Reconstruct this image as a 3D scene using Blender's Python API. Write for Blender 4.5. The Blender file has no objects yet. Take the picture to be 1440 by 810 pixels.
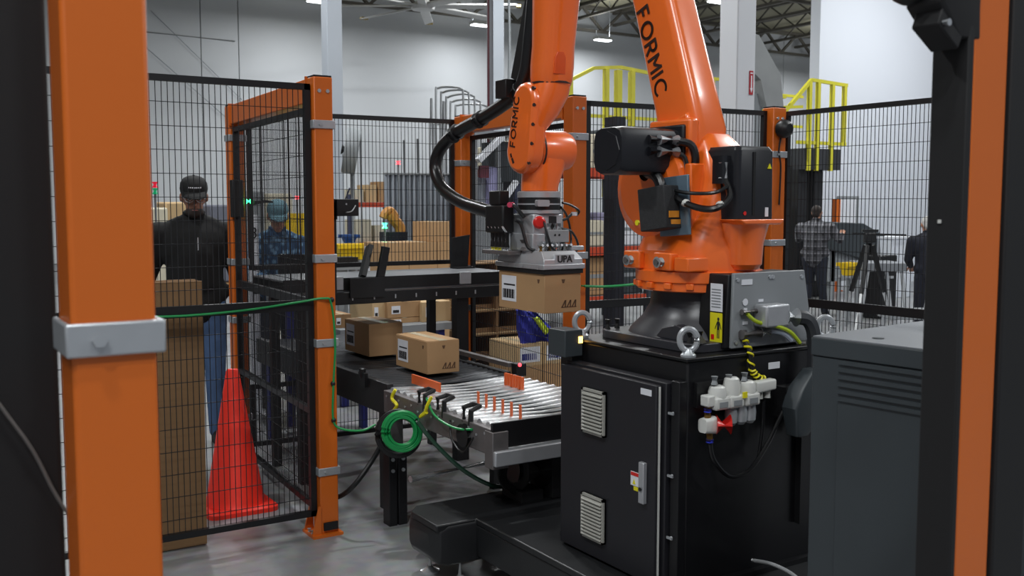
import bpy, bmesh, math, random
from mathutils import Vector, Matrix
random.seed(7)
SC = bpy.context.scene
COL = SC.collection
R = math.radians
PI = math.pi

# ------------------------------------------------------------------ camera
H = 1.70                      # eye height
YAW = R(32.2)                 # camera looks 32 deg clockwise of +Y
PITCH = math.atan(117 / 1400)
cd = bpy.data.cameras.new('camera'); cam = bpy.data.objects.new('camera', cd); COL.objects.link(cam)
cd.lens = 35.0; cd.sensor_width = 36.0; cd.clip_start = 0.05; cd.clip_end = 200
cam.location = (0, 0, H); cam.rotation_euler = (PI / 2 - PITCH, 0, -YAW)
SC.camera = cam
cd.dof.use_dof = True; cd.dof.focus_distance = 4.4; cd.dof.aperture_fstop = 7.0
# ------------------------------------------------------------------ world, exposure
SC.view_settings.view_transform = 'Standard'; SC.view_settings.look = 'None'
SC.view_settings.gamma = 1.0; SC.view_settings.use_curve_mapping = False
SC.view_settings.exposure = 0.12
W = bpy.data.worlds.new('world'); SC.world = W; W.use_nodes = True
W.node_tree.nodes['Background'].inputs[0].default_value = (0.80, 0.87, 1.0, 1)
W.node_tree.nodes['Background'].inputs[1].default_value = 0.22
# high-bay lamps: (x, y, watts); the last row is unseen fill light, not hall lamps
LAMP_Z = 7.7
LAMPS = [(-2.5, 5, 190), (3.5, 7.5, 240), (9.5, 3.0, 260), (16, 5, 300), (3, 13, 310), (10, 13, 310), (17.5, 10.5, 340),
         (4, 21.5, 370), (14.0, 22.0, 370), (21, 22.0, 370), (30, 22, 370), (11.07, 28.22, 110), (17.03, 29.0, 85), (22.3, 29.24, 85), (33, 27.5, 210), (41, 26, 210),
         (1.5, -3.0, 90), (8.0, -3.0, 230), (-2.3, -1.6, 150), (-3.6, -3.2, 120), (-1.1, -0.1, 120)]  # unseen lights added around the camera for frontal fill and the arm highlight
for i, (lx, ly, lw) in enumerate(LAMPS):
    for down in (True, False):        # a weak upward light is added at each lamp to brighten the roof
        ld = bpy.data.lights.new('high_bay_and_fill_light', 'AREA'); ld.shape = 'RECTANGLE'; ld.size = 0.62; ld.size_y = 0.26
        ld.energy = lw if down else lw * 0.22; ld.color = (0.95, 0.98, 1.0)
        lo = bpy.data.objects.new('high_bay_and_fill_light', ld); COL.objects.link(lo); lo.location = (lx, ly, LAMP_Z - 0.12 if down else LAMP_Z + .08)
        if not down: lo.rotation_euler = (PI, 0, 0)

# ------------------------------------------------------------------ photo geometry helpers (1440x810, pinhole f=1400)
_F = Vector((math.sin(YAW) * math.cos(PITCH), math.cos(YAW) * math.cos(PITCH), -math.sin(PITCH)))
_R = Vector((math.cos(YAW), -math.sin(YAW), 0)); _U = _R.cross(_F); _C = Vector((0, 0, H))
def P(u, v, x=None, y=None, z=None, d=None):
    r = _F * 1400 + _R * (u - 720) - _U * (v - 405)
    if x is not None: t = x / r.x
    elif y is not None: t = y / r.y
    elif z is not None: t = (z - H) / r.z
    else: t = d / 1400
    return _C + r * t
def G(u, d):
    p = P(u, 288, d=d); return Vector((p.x, p.y, 0))

# ------------------------------------------------------------------ materials
MATS = {}
def lin(c): return tuple(((x / 255) / 12.92 if x / 255 <= 0.04045 else (((x / 255) + 0.055) / 1.055) ** 2.4) for x in c)
def mat(name, rgb, rough=0.5, metal=0.0, noise=0.08, scale=8.0, bump=0.0, coat=0.0, emit=None, es=0.0, spec=0.5, bscale=None, trans=0.0):
    if name in MATS: return MATS[name]
    m = bpy.data.materials.new(name); m.use_nodes = True; nt = m.node_tree; b = nt.nodes['Principled BSDF']
    c = lin(rgb)
    b.inputs['Roughness'].default_value = rough; b.inputs['Metallic'].default_value = metal
    b.inputs['Specular IOR Level'].default_value = spec; b.inputs['Coat Weight'].default_value = coat
    b.inputs['Transmission Weight'].default_value = trans
    tc = nt.nodes.new('ShaderNodeTexCoord'); nz = nt.nodes.new('ShaderNodeTexNoise')
    nz.inputs['Scale'].default_value = scale; nz.inputs['Detail'].default_value = 5
    nt.links.new(tc.outputs['Object'], nz.inputs['Vector'])
    mx = nt.nodes.new('ShaderNodeMix'); mx.data_type = 'RGBA'
    mx.inputs[6].default_value = tuple(min(1, x * (1 - noise)) for x in c) + (1,)
    mx.inputs[7].default_value = tuple(min(1, x * (1 + noise)) for x in c) + (1,)
    nt.links.new(nz.outputs['Fac'], mx.inputs[0]); nt.links.new(mx.outputs[2], b.inputs['Base Color'])
    if bump:
        n2 = nt.nodes.new('ShaderNodeTexNoise'); n2.inputs['Scale'].default_value = bscale or scale * 6; n2.inputs['Detail'].default_value = 3
        nt.links.new(tc.outputs['Object'], n2.inputs['Vector'])
        bp = nt.nodes.new('ShaderNodeBump'); bp.inputs['Strength'].default_value = bump; bp.inputs['Distance'].default_value = 0.01
        nt.links.new(n2.outputs['Fac'], bp.inputs['Height']); nt.links.new(bp.outputs['Normal'], b.inputs['Normal'])
    if emit:
        b.inputs['Emission Color'].default_value = lin(emit) + (1,); b.inputs['Emission Strength'].default_value = es
    MATS[name] = m; return m

M_ORANGE = mat('post_orange', (208, 102, 26), 0.38, noise=0.05, scale=3, coat=0.15)
M_ROBOT = mat('robot_orange', (244, 109, 28), 0.34, noise=0.05, scale=5, coat=1.0, bump=0.04, bscale=30)
M_ROBOT.node_tree.nodes['Principled BSDF'].inputs['Coat Roughness'].default_value = 0.2
M_BLACK = mat('black_powder_coat', (20, 20, 22), 0.45, noise=0.15, scale=10)
M_WIRE = mat('black_wire', (24, 25, 28), 0.5, noise=0.1)
M_BLACKM = mat('matte_black', (16, 16, 18), 0.7, noise=0.15)
M_PED = mat('pedestal_black', (17, 17, 20), 0.38, noise=0.25, scale=4, bump=0.03)
M_DOOR = mat('enclosure_black', (30, 30, 35), 0.5, noise=0.12, scale=5)
M_SKID = mat('skid_black', (26, 27, 29), 0.42, noise=0.3, scale=6, bump=0.05)
M_MOTOR = mat('motor_black', (24, 25, 30), 0.36, noise=0.1)
M_FOOT = mat('cast_black', (50, 50, 55), 0.34, noise=0.2, scale=6)
M_RUBBER = mat('hose_rubber', (20, 20, 22), 0.32, noise=0.1, scale=20)
M_CABLE = mat('cable_black', (18, 18, 19), 0.45)
M_STEEL = mat('zinc_steel', (186, 190, 194), 0.38, 0.55, noise=0.15, scale=14)
M_CHROME = mat('roller_steel', (218, 220, 222), 0.26, 0.7, noise=0.1, scale=20)
M_ALU = mat('aluminium', (184, 186, 190), 0.4, 0.55, noise=0.12, scale=14)
M_ALUD = mat('worn_aluminium', (118, 114, 114), 0.5, 0.6, noise=0.25, scale=18)
M_GREYP = mat('grey_paint', (136, 140, 143), 0.5, noise=0.06)
M_BLUEGREY = mat('blue_grey_plate', (105, 125, 140), 0.4, 0.3, noise=0.06)
M_SLATE = mat('slate_paint', (56, 62, 66), 0.42, noise=0.08, scale=4)
M_GREY_LITSLATE = mat('grey_and_lit_slate', (120, 123, 128), 0.45, noise=0.06, scale=4)  # table grey; on the cabinet lid, overhead light put into a paler slate
M_WHITEP = mat('white_plastic', (205, 206, 202), 0.4, noise=0.05)
M_VENT = mat('vent_grey', (158, 157, 150), 0.5, noise=0.06)
M_RED = mat('red_plastic', (205, 35, 30), 0.35, noise=0.05)
M_BRASS = mat('brass', (178, 140, 80), 0.35, 0.9)
M_BLUEP = mat('blue_plastic', (50, 60, 170), 0.4)
M_YELP = mat('safety_yellow', (226, 216, 30), 0.45, noise=0.06)
M_YELB = mat('bin_yellow', (228, 190, 20), 0.5, noise=0.06)
M_GREENC = mat('green_cable', (20, 140, 72), 0.4)
M_YGREEN = mat('ground_wire', (170, 190, 40), 0.4)
M_CARD = mat('cardboard', (172, 136, 96), 0.8, noise=0.1, scale=6, bump=0.05)
M_CARDD = mat('cardboard_dark', (140, 108, 74), 0.85, noise=0.1, scale=6, bump=0.05)
M_CARDL = mat('cardboard_pale', (196, 166, 124), 0.8, noise=0.08, scale=6)
M_CARDP = mat('carton_cream', (206, 198, 176), 0.8, noise=0.08, scale=6)
M_TAPE = mat('packing_tape', (205, 190, 160), 0.25, noise=0.1, scale=12)
M_PAPER = mat('label_paper', (222, 224, 230), 0.6, noise=0.03)
M_INK = mat('ink', (34, 32, 34), 0.7)
M_INKB = mat('carton_print', (92, 66, 46), 0.8)
M_CONE = mat('cone_red', (255, 52, 34), 0.45, noise=0.06, scale=5)
M_BLUESTEEL = mat('blue_steel', (34, 42, 120), 0.45)
M_CORR = mat('grey_curtain', (140, 146, 154), 0.6, noise=0.05)
M_COLW = mat('column_grey', (168, 174, 182), 0.45, noise=0.05, scale=3)
M_COLL = mat('column_white', (206, 208, 212), 0.45, noise=0.04, scale=3)
M_JOIST = mat('joist_steel', (92, 88, 80), 0.7, noise=0.2)
M_FANB = mat('fan_blade', (188, 188, 186), 0.45, noise=0.05)
M_RACKO = mat('rack_beam', (190, 66, 34), 0.5)
M_RACKB = mat('rack_upright', (60, 64, 88), 0.5)
M_TUBE = mat('cart_tube', (168, 170, 172), 0.35, 0.8, noise=0.1)
M_WOOD = mat('pallet_wood', (160, 128, 90), 0.8, noise=0.2, scale=10)
M_SKIN = mat('skin', (176, 126, 100), 0.5, noise=0.06, scale=20)
M_SKIND = mat('skin_deep', (140, 96, 76), 0.5, noise=0.06, scale=20)
M_JACKET = mat('black_fleece', (12, 12, 13), 0.9, noise=0.2, scale=40, bump=0.1)
M_JEANS = mat('jeans', (74, 100, 138), 0.85, noise=0.25, scale=14, bump=0.1)
M_DARKJ = mat('dark_jeans', (36, 40, 52), 0.85, noise=0.2, scale=14)
M_SHOE = mat('shoe', (28, 26, 26), 0.6)
M_CAPB = mat('cap_black', (13, 13, 14), 0.85, noise=0.15, scale=40)
M_CAPT = mat('cap_teal', (92, 128, 140), 0.85, noise=0.1, scale=40)
M_HAIRB = mat('hair_brown', (44, 34, 30), 0.7, noise=0.3, scale=60)
M_HAIRW = mat('hair_grey', (188, 186, 182), 0.7, noise=0.2, scale=60)
M_NAVYC = mat('navy_cloth', (20, 22, 34), 0.9, noise=0.2, scale=30)
M_TEETHGREEN = mat('green_lens', (40, 220, 120), 0.3, emit=(60, 255, 150), es=6)
M_REDLENS = mat('red_lens', (230, 60, 70), 0.3, emit=(255, 70, 80), es=3)
M_REDOFF = mat('red_lens_dim', (190, 30, 60), 0.3, emit=(255, 40, 70), es=0.4)
M_GREENOFF = mat('green_lens_dim', (20, 130, 90), 0.3, emit=(30, 200, 130), es=0.3)
M_AMBER = mat('amber_led', (255, 190, 80), 0.3, emit=(255, 190, 90), es=6)
M_LED = mat('led_diffuser', (255, 255, 255), 0.4, emit=(245, 250, 255), es=8)
M_BELT = mat('grey_belt', (132, 134, 138), 0.3, noise=0.08, scale=6)
M_GLASSD = mat('dark_screen', (14, 14, 17), 0.15)
M_BLUECLOTH = mat('blue_cloth', (34, 40, 150), 0.75, noise=0.2, scale=20)
M_CYANS = mat('blue_tote', (40, 84, 150), 0.5)
M_TEXTB = mat('black_lettering', (46, 26, 20), 0.5)

def floor_mat():
    m = bpy.data.materials.new('polished_concrete'); m.use_nodes = True; nt = m.node_tree; b = nt.nodes['Principled BSDF']
    tc = nt.nodes.new('ShaderNodeTexCoord')
    n1 = nt.nodes.new('ShaderNodeTexNoise'); n1.inputs['Scale'].default_value = 0.9; n1.inputs['Detail'].default_value = 8; n1.inputs['Roughness'].default_value = 0.65
    n2 = nt.nodes.new('ShaderNodeTexNoise'); n2.inputs['Scale'].default_value = 14; n2.inputs['Detail'].default_value = 6
    for n in (n1, n2): nt.links.new(tc.outputs['Object'], n.inputs['Vector'])
    cr = nt.nodes.new('ShaderNodeValToRGB'); e = cr.color_ramp.elements
    e[0].position = 0.3; e[0].color = lin((118, 119, 121)) + (1,); e[1].position = 0.75; e[1].color = lin((160, 161, 163)) + (1,)
    nt.links.new(n1.outputs['Fac'], cr.inputs[0])
    mx = nt.nodes.new('ShaderNodeMix'); mx.data_type = 'RGBA'; mx.blend_type = 'MULTIPLY'; mx.inputs[0].default_value = 0.35
    nt.links.new(cr.outputs[0], mx.inputs[6]); nt.links.new(n2.outputs['Color'], mx.inputs[7])
    nt.links.new(mx.outputs[2], b.inputs['Base Color'])
    rr = nt.nodes.new('ShaderNodeMapRange'); rr.inputs[3].default_value = 0.22; rr.inputs[4].default_value = 0.5
    nt.links.new(n2.outputs['Fac'], rr.inputs[0]); nt.links.new(rr.outputs[0], b.inputs['Roughness'])
    b.inputs['Specular IOR Level'].default_value = 0.5
    return m
M_FLOOR = floor_mat()
M_WALL = mat('painted_wall', (206, 209, 212), 0.6, noise=0.03, scale=0.6)
M_WALLR = mat('painted_partition', (214, 218, 226), 0.55, noise=0.02, scale=0.6)
M_DECK = mat('roof_deck', (138, 134, 112), 0.7, noise=0.12, scale=0.5)

def plaid_mat(name, base, dark, light, sc):
    m = bpy.data.materials.new(name); m.use_nodes = True; nt = m.node_tree; b = nt.nodes['Principled BSDF']
    b.inputs['Roughness'].default_value = 0.9
    tc = nt.nodes.new('ShaderNodeTexCoord'); sep = nt.nodes.new('ShaderNodeSeparateXYZ'); nt.links.new(tc.outputs['Object'], sep.inputs[0])
    prev = None
    for ax in ('X', 'Z'):
        w = nt.nodes.new('ShaderNodeMath'); w.operation = 'MULTIPLY'; w.inputs[1].default_value = sc; nt.links.new(sep.outputs[ax], w.inputs[0])
        fr = nt.nodes.new('ShaderNodeMath'); fr.operation = 'FRACT'; nt.links.new(w.outputs[0], fr.inputs[0])
        cr = nt.nodes.new('ShaderNodeValToRGB'); cr.color_ramp.interpolation = 'CONSTANT'; e = cr.color_ramp.elements
        e[0].position = 0; e[0].color = lin(base) + (1,); e[1].position = 0.45; e[1].color = lin(dark) + (1,)
        k = e.new(0.85); k.color = lin(light) + (1,)
        nt.links.new(fr.outputs[0], cr.inputs[0])
        if prev is None: prev = cr
        else:
            mx = nt.nodes.new('ShaderNodeMix'); mx.data_type = 'RGBA'; mx.inputs[0].default_value = 0.5
            nt.links.new(prev.outputs[0], mx.inputs[6]); nt.links.new(cr.outputs[0], mx.inputs[7]); nt.links.new(mx.outputs[2], b.inputs['Base Color'])
    return m
M_PLAID = plaid_mat('plaid_flannel', (96, 96, 102), (40, 40, 44), (150, 150, 156), 9)
def blotch_mat(name, a, b_, sc):
    m = bpy.data.materials.new(name); m.use_nodes = True; nt = m.node_tree; b = nt.nodes['Principled BSDF']; b.inputs['Roughness'].default_value = 0.9
    tc = nt.nodes.new('ShaderNodeTexCoord'); v = nt.nodes.new('ShaderNodeTexVoronoi'); v.inputs['Scale'].default_value = sc; nt.links.new(tc.outputs['Object'], v.inputs['Vector'])
    cr = nt.nodes.new('ShaderNodeValToRGB'); e = cr.color_ramp.elements; e[0].position = 0.25; e[0].color = lin(a) + (1,); e[1].position = 0.5; e[1].color = lin(b_) + (1,)
    nt.links.new(v.outputs['Distance'], cr.inputs[0]); nt.links.new(cr.outputs[0], b.inputs['Base Color']); return m
M_BLUESHIRT = blotch_mat('blue_print_shirt', (120, 160, 190), (44, 78, 112), 22)

# ------------------------------------------------------------------ mesh builder
LOC = {}
def catmull(pts, k=6):
    pts = [Vector(p) for p in pts]; out = []
    for i in range(len(pts) - 1):
        p0 = pts[max(i - 1, 0)]; p1 = pts[i]; p2 = pts[i + 1]; p3 = pts[min(i + 2, len(pts) - 1)]
        for j in range(k):
            t = j / k
            out.append(0.5 * ((2 * p1) + (p2 - p0) * t + (2 * p0 - 5 * p1 + 4 * p2 - p3) * t * t + (3 * p1 - p0 - 3 * p2 + p3) * t ** 3))
    out.append(pts[-1]); return out
def frame(d):
    d = d.normalized(); up = Vector((0, 0, 1)) if abs(d.z) < 0.95 else Vector((1, 0, 0))
    a = d.cross(up).normalized(); return a, a.cross(d).normalized()
def rrect(a, b, r, n=3):
    r = min(r, a * 0.99, b * 0.99); o = []
    for cx, cy, s in ((a - r, b - r, 0), (-a + r, b - r, 90), (-a + r, -b + r, 180), (a - r, -b + r, 270)):
        for k in range(n + 1):
            t = R(s + 90 * k / n); o.append((cx + r * math.cos(t), cy + r * math.sin(t)))
    return o
class MB:
    def __init__(s): s.v = []; s.f = []
    def add(s, vs, fs):
        o = len(s.v); s.v += [Vector(v) for v in vs]; s.f += [tuple(i + o for i in f) for f in fs]; return s
    def bx(s, x0, x1, y0, y1, z0, z1):
        return s.add([(x0, y0, z0), (x1, y0, z0), (x1, y1, z0), (x0, y1, z0), (x0, y0, z1), (x1, y0, z1), (x1, y1, z1), (x0, y1, z1)],
                     [(0, 3, 2, 1), (4, 5, 6, 7), (0, 1, 5, 4), (1, 2, 6, 5), (2, 3, 7, 6), (3, 0, 4, 7)])
    def box(s, c, sz, rot=None):
        c = Vector(c); hx, hy, hz = (k / 2 for k in sz)
        m = rot if rot is not None else Matrix.Identity(3)
        if isinstance(m, (int, float)): m = Matrix.Rotation(m, 3, 'Z')
        vs = [c + m @ Vector((sx * hx, sy * hy, sz_ * hz)) for sz_ in (-1, 1) for sx, sy in ((-1, -1), (1, -1), (1, 1), (-1, 1))]
        return s.add(vs, [(0, 3, 2, 1), (4, 5, 6, 7), (0, 1, 5, 4), (1, 2, 6, 5), (2, 3, 7, 6), (3, 0, 4, 7)])
    def bar(s, p0, p1, w, h=None, up=(0, 0, 1)):
        p0 = Vector(p0); p1 = Vector(p1); h = h or w; d = (p1 - p0).normalized(); u = Vector(up)
        if abs(d.dot(u)) > 0.98: u = Vector((1, 0, 0))
        a = d.cross(u).normalized(); b = a.cross(d).normalized()
        vs = [q + a * (w / 2 * i) + b * (h / 2 * j) for q in (p0, p1) for i, j in ((-1, -1), (1, -1), (1, 1), (-1, 1))]
        return s.add(vs, [(0, 1, 2, 3)[::-1], (4, 5, 6, 7), (0, 1, 5, 4), (1, 2, 6, 5), (2, 3, 7, 6), (3, 0, 4, 7)])
    def tube(s, pts, r, n=8, closed=False):
        pts = [Vector(p) for p in pts]; m = len(pts); vs = []; fs = []; pa = None
        for i, p in enumerate(pts):
            if closed: d = pts[(i + 1) % m] - pts[i - 1]
            else: d = pts[min(i + 1, m - 1)] - pts[max(i - 1, 0)]
            d = d.normalized()
            if pa is None: a, b = frame(d)
            else:
                a = (pa - d * pa.dot(d)).normalized(); b = d.cross(a).normalized()
            pa = a; rr = r[i] if isinstance(r, (list, tuple)) else r
            vs += [p + (a * math.cos(2 * PI * k / n) + b * math.sin(2 * PI * k / n)) * rr for k in range(n)]
        for i in range(m if closed else m - 1):
            j = (i + 1) % m
            fs += [(i * n + k, i * n + (k + 1) % n, j * n + (k + 1) % n, j * n + k) for k in range(n)]
        if not closed: fs += [tuple(range(n))[::-1], tuple(range((m - 1) * n, m * n))]
        return s.add(vs, fs)
    def cyl(s, p0, p1, r0, r1=None, n=16): return s.tube([p0, p1], [r0, r0 if r1 is None else r1], n)
    def lathe(s, prof, c, axis=(0, 0, 1), n=24):
        c = Vector(c); d = Vector(axis).normalized(); a, b = frame(d); vs = []; fs = []; m = len(prof)
        for r, h in prof: vs += [c + d * h + (a * math.cos(2 * PI * k / n) + b * math.sin(2 * PI * k / n)) * max(r, 1e-4) for k in range(n)]
        for i in range(m - 1): fs += [(i * n + k, i * n + (k + 1) % n, (i + 1) * n + (k + 1) % n, (i + 1) * n + k) for k in range(n)]
        fs += [tuple(range(n))[::-1], tuple(range((m - 1) * n, m * n))]
        return s.add(vs, fs)
    def loft(s, secs):
        n = len(secs[0]); vs = [p for q in secs for p in q]; m = len(secs); fs = []
        for i in range(m - 1): fs += [(i * n + k, i * n + (k + 1) % n, (i + 1) * n + (k + 1) % n, (i + 1) * n + k) for k in range(n)]
        fs += [tuple(range(n))[::-1], tuple(range((m - 1) * n, m * n))]
        return s.add(vs, fs)
    def path(s, secs, n=3):
        """secs: (centre, axis_a, axis_b, half_a, half_b, corner)"""
        return s.loft([[Vector(c) + Vector(a) * x + Vector(b) * y for x, y in rrect(ha, hb, r, n)] for c, a, b, ha, hb, r in secs])
    def prism(s, poly, ax, d0, d1):
        """poly: 2D points; ax 'x': (y,z), 'y': (x,z), 'z': (x,y)"""
        def q(p, d): return {'x': (d, p[0], p[1]), 'y': (p[0], d, p[1]), 'z': (p[0], p[1], d)}[ax]
        n = len(poly)
        return s.add([q(p, d0) for p in poly] + [q(p, d1) for p in poly],
                     [tuple(range(n))[::-1], tuple(range(n, 2 * n))] + [(k, (k + 1) % n, n + (k + 1) % n, n + k) for k in range(n)])
    def ell(s, c, r, n=14, m=10, rot=None):
        c = Vector(c); vs = []; fs = []; rm = rot or Matrix.Identity(3)
        for i in range(1, m):
            t = PI * i / m
            vs += [c + rm @ Vector((r[0] * math.sin(t) * math.cos(2 * PI * k / n), r[1] * math.sin(t) * math.sin(2 * PI * k / n), r[2] * math.cos(t))) for k in range(n)]
        for i in range(m - 2): fs += [(i * n + k, (i + 1) * n + k, (i + 1) * n + (k + 1) % n, i * n + (k + 1) % n) for k in range(n)]
        t0 = len(vs); vs += [c + rm @ Vector((0, 0, r[2])), c + rm @ Vector((0, 0, -r[2]))]
        fs += [(t0, k, (k + 1) % n) for k in range(n)] + [(t0 + 1, (m - 2) * n + (k + 1) % n, (m - 2) * n + k) for k in range(n)]
        return s.add(vs, fs)
    def mesh(s, name, off=Vector((0, 0, 0)), sharp=32):
        me = bpy.data.meshes.new(name); me.from_pydata([v - off for v in s.v], [], s.f); me.update()
        bm = bmesh.new(); bm.from_mesh(me); bmesh.ops.recalc_face_normals(bm, faces=bm.faces); bm.to_mesh(me); bm.free()
        for p in me.polygons: p.use_smooth = True
        me.set_sharp_from_angle(angle=R(sharp)); return me
    def build(s, name, m, parent=None, bevel=0.0, kind=None, label=None, local=False, sharp=32):
        off = Vector((0, 0, 0)) if (parent is None or local) else LOC.get(parent.name, Vector((0, 0, 0)))
        me = s.mesh(name, off, sharp); me.materials.append(m)
        o = bpy.data.objects.new(name, me); COL.objects.link(o)
        if parent is not None: o.parent = parent; LOC[o.name] = off if not local else LOC.get(parent.name, Vector((0, 0, 0)))
        if bevel:
            b = o.modifiers.new('bevel', 'BEVEL'); b.width = bevel; b.segments = 2; b.limit_method = 'ANGLE'; b.angle_limit = R(40); b.harden_normals = False
        if kind: o['kind'] = kind
        if label: o['label'] = label
        return o
def tag(o, label, cat, group=None):
    o['label'] = label; o['category'] = cat
    if group: o['group'] = group
    return o
def thing(name, label, cat, loc=(0, 0, 0), group=None, rz=0.0):
    o = bpy.data.objects.new(name, None); COL.objects.link(o); o.location = loc; o.rotation_euler = (0, 0, rz); o.empty_display_size = 0.1
    LOC[o.name] = Vector(loc); return tag(o, label, cat, group)
def dup(root, loc, label, rz=None, group=None):
    r = root.copy(); COL.objects.link(r); r.location = loc; r['label'] = label
    if rz is not None: r.rotation_euler = (0, 0, rz)
    if group: r['group'] = group
    def rec(src, dst):
        for ch in src.children:
            c = ch.copy(); COL.objects.link(c); c.parent = dst; rec(ch, c)
    rec(root, r); LOC[r.name] = Vector(loc); return r
def struct(mb, name, m, bevel=0, parent=None):
    o = mb.build(name, m, parent, bevel); 
    if parent is None: o['kind'] = 'structure'
    return o
FONT_CACHE = {}
def text(s, name, m, parent, origin, right, up, size, space=1.0, ext=0.0012, align='CENTER', bold=0.0):
    cu = bpy.data.curves.new('lettering', 'FONT'); cu.body = s; cu.size = size; cu.extrude = ext; cu.align_x = align; cu.align_y = 'CENTER'; cu.space_character = space; cu.resolution_u = 3; cu.offset = bold
    to = bpy.data.objects.new('lettering', cu); COL.objects.link(to)
    dg = bpy.context.evaluated_depsgraph_get(); me = bpy.data.meshes.new_from_object(to.evaluated_get(dg))
    bpy.data.objects.remove(to); bpy.data.curves.remove(cu)
    r = Vector(right).normalized(); n = r.cross(Vector(up)).normalized(); u = n.cross(r)
    off = LOC.get(parent.name, Vector((0, 0, 0))) if parent is not None else Vector((0, 0, 0)); o_ = Vector(origin) - off
    M = Matrix(((r.x, u.x, n.x, o_.x), (r.y, u.y, n.y, o_.y), (r.z, u.z, n.z, o_.z), (0, 0, 0, 1)))
    me.transform(M); me.materials.clear(); me.materials.append(m); me.name = name
    o = bpy.data.objects.new(name, me); COL.objects.link(o); o.parent = parent; return o
ARC = lambda cx, cy, rx, ry, a0, a1, n=14: [(cx + rx * math.cos(R(a0 + (a1 - a0) * k / n)), cy + ry * math.sin(R(a0 + (a1 - a0) * k / n))) for k in range(n + 1)]
GLYPHS = {'F': [[(0, 0), (0, 1)], [(-.06, .95), (.5, .95)], [(0, .5), (.42, .5)]], 'O': [ARC(.45, .5, .45, .46, 0, 360, 24)],
          'R': [[(0, 0), (0, 1)], [(-.06, .95), (.3, .95)] , ARC(.3, .70, .25, .25, 90, -90, 10), [(.3, .45), (0, .45)], [(.25, .45), (.58, 0)]],
          'M': [[(0, 0), (0, 1)], [(0, .96), (.36, .40)], [(.36, .40), (.72, .96)], [(.72, 0), (.72, 1)]], 'I': [[(0, 0), (0, 1)]], 'C': [ARC(.45, .5, .45, .46, 48, 312, 20)]}
ADV = {'F': .86, 'O': 1.22, 'R': .92, 'M': 1.04, 'I': .36, 'C': .9}
def stroke_text(word, m, parent, origin, right, up, size, weight=.15, proud=.0015):
    """painted lettering laid out in strokes, each letter its own small mesh"""
    r = Vector(right).normalized(); n = r.cross(Vector(up)).normalized(); u = n.cross(r); x0 = -sum(ADV[c] for c in word) / 2 + .1
    for c in word:
        mb = MB()
        for k, st in enumerate(GLYPHS[c]):
            pts = [Vector(origin) + r * ((x0 + a) * size) + u * ((b - .5) * size) for a, b in st]
            for a, b in zip(pts, pts[1:]):
                d = (b - a).normalized() * (weight * size * (.12 if len(pts) > 2 else 0)); mb.bar(a - d, b + d, weight * size, proud * (2 + .06 * k), n)
        mb.build('letter', m, parent); x0 += ADV[c]
def hang(pts, r, name, m, label, cat, n=8, k=6, parent=None):
    mb = MB().tube(catmull(pts, k), r, n)
    if parent is not None: return mb.build(name, m, parent)
    return tag(mb.build(name, m), label, cat)

# ================================================================== SETTING
fl = MB().add([(-14, -6, 0), (60, -6, 0), (60, 33, 0), (-14, 33, 0), (-14, -6, -.2), (60, -6, -.2), (60, 33, -.2), (-14, 33, -.2)],
              [(0, 1, 2, 3), (7, 6, 5, 4), (0, 4, 5, 1), (1, 5, 6, 2), (2, 6, 7, 3), (3, 7, 4, 0)])
struct(fl, 'floor', M_FLOOR)
WB = 31.0
wb = struct(MB().bx(-14, 60, WB + .04, WB + .3, 0, 9.2), 'wall_back', mat('wall_joint', (110, 112, 112), 0.8))
edges = [-14, -4, P(282, 50, y=WB).x, P(335, 50, y=WB).x, 21.5, 33.5, 45.5, 60]
for e0, e1 in zip(edges, edges[1:]):
    MB().bx(e0 + .015, e1 - .015, WB - .02, WB + .05, 0.02, 9.15).build('wall_panel', M_WALL, wb)
cpts = [P(196, 44, y=WB - .04), P(330, 58, y=WB - .04)]
MB().cyl(cpts[0], cpts[1], .022, n=8).build('wall_conduit', mat('grey_conduit', (186, 188, 188), .5), wb)
wl = struct(MB().bx(-14.3, -14, -6, 31.3, 0, 9.2), 'wall_left', M_WALL)
# white partition wall standing forward on the right side of the hall
PW = 14.0; pxl = P(1152, 100, y=PW).x
wr = struct(MB().bx(pxl, pxl + 24, PW, PW + .25, 0, 9.0), 'wall_right', M_WALLR)
ce = struct(MB().bx(-14, 60, -6, 31.3, 9.05, 9.25), 'ceiling', M_DECK)
# deck ribs and open-web joists belong to the roof
def joist_mesh(L, zt, zb, step, name, r=0.03):
    mb = MB(); mb.bx(0, L, -.07, .07, zt - .09, zt).bx(0, L, -.07, .07, zb, zb + .09)
    k = 0; x = 0
    while x < L - step:
        mb.bar((x, 0, zb + .05), (x + step / 2, 0, zt - .05), r * 2); mb.bar((x + step / 2, 0, zt - .05), (x + step, 0, zb + .05), r * 2); x += step
    me = mb.mesh(name); me.materials.append(M_JOIST); return me
jg = joist_mesh(72, 9.04, 8.1, 1.9, 'girder', 0.045)
for y in (30.3, 22.5, 14.5, 6.5):
    o = bpy.data.objects.new('roof_girder', jg); COL.objects.link(o); o.parent = ce; o.location = (-13, y, 0)
jj = joist_mesh(36, 9.03, 8.5, 1.2, 'joist', 0.022)
for i in range(28):
    o = bpy.data.objects.new('roof_joist', jj); COL.objects.link(o); o.parent = ce; o.rotation_euler = (0, 0, PI / 2); o.location = (4 + i * 2.0, -5.2, 0)

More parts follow.
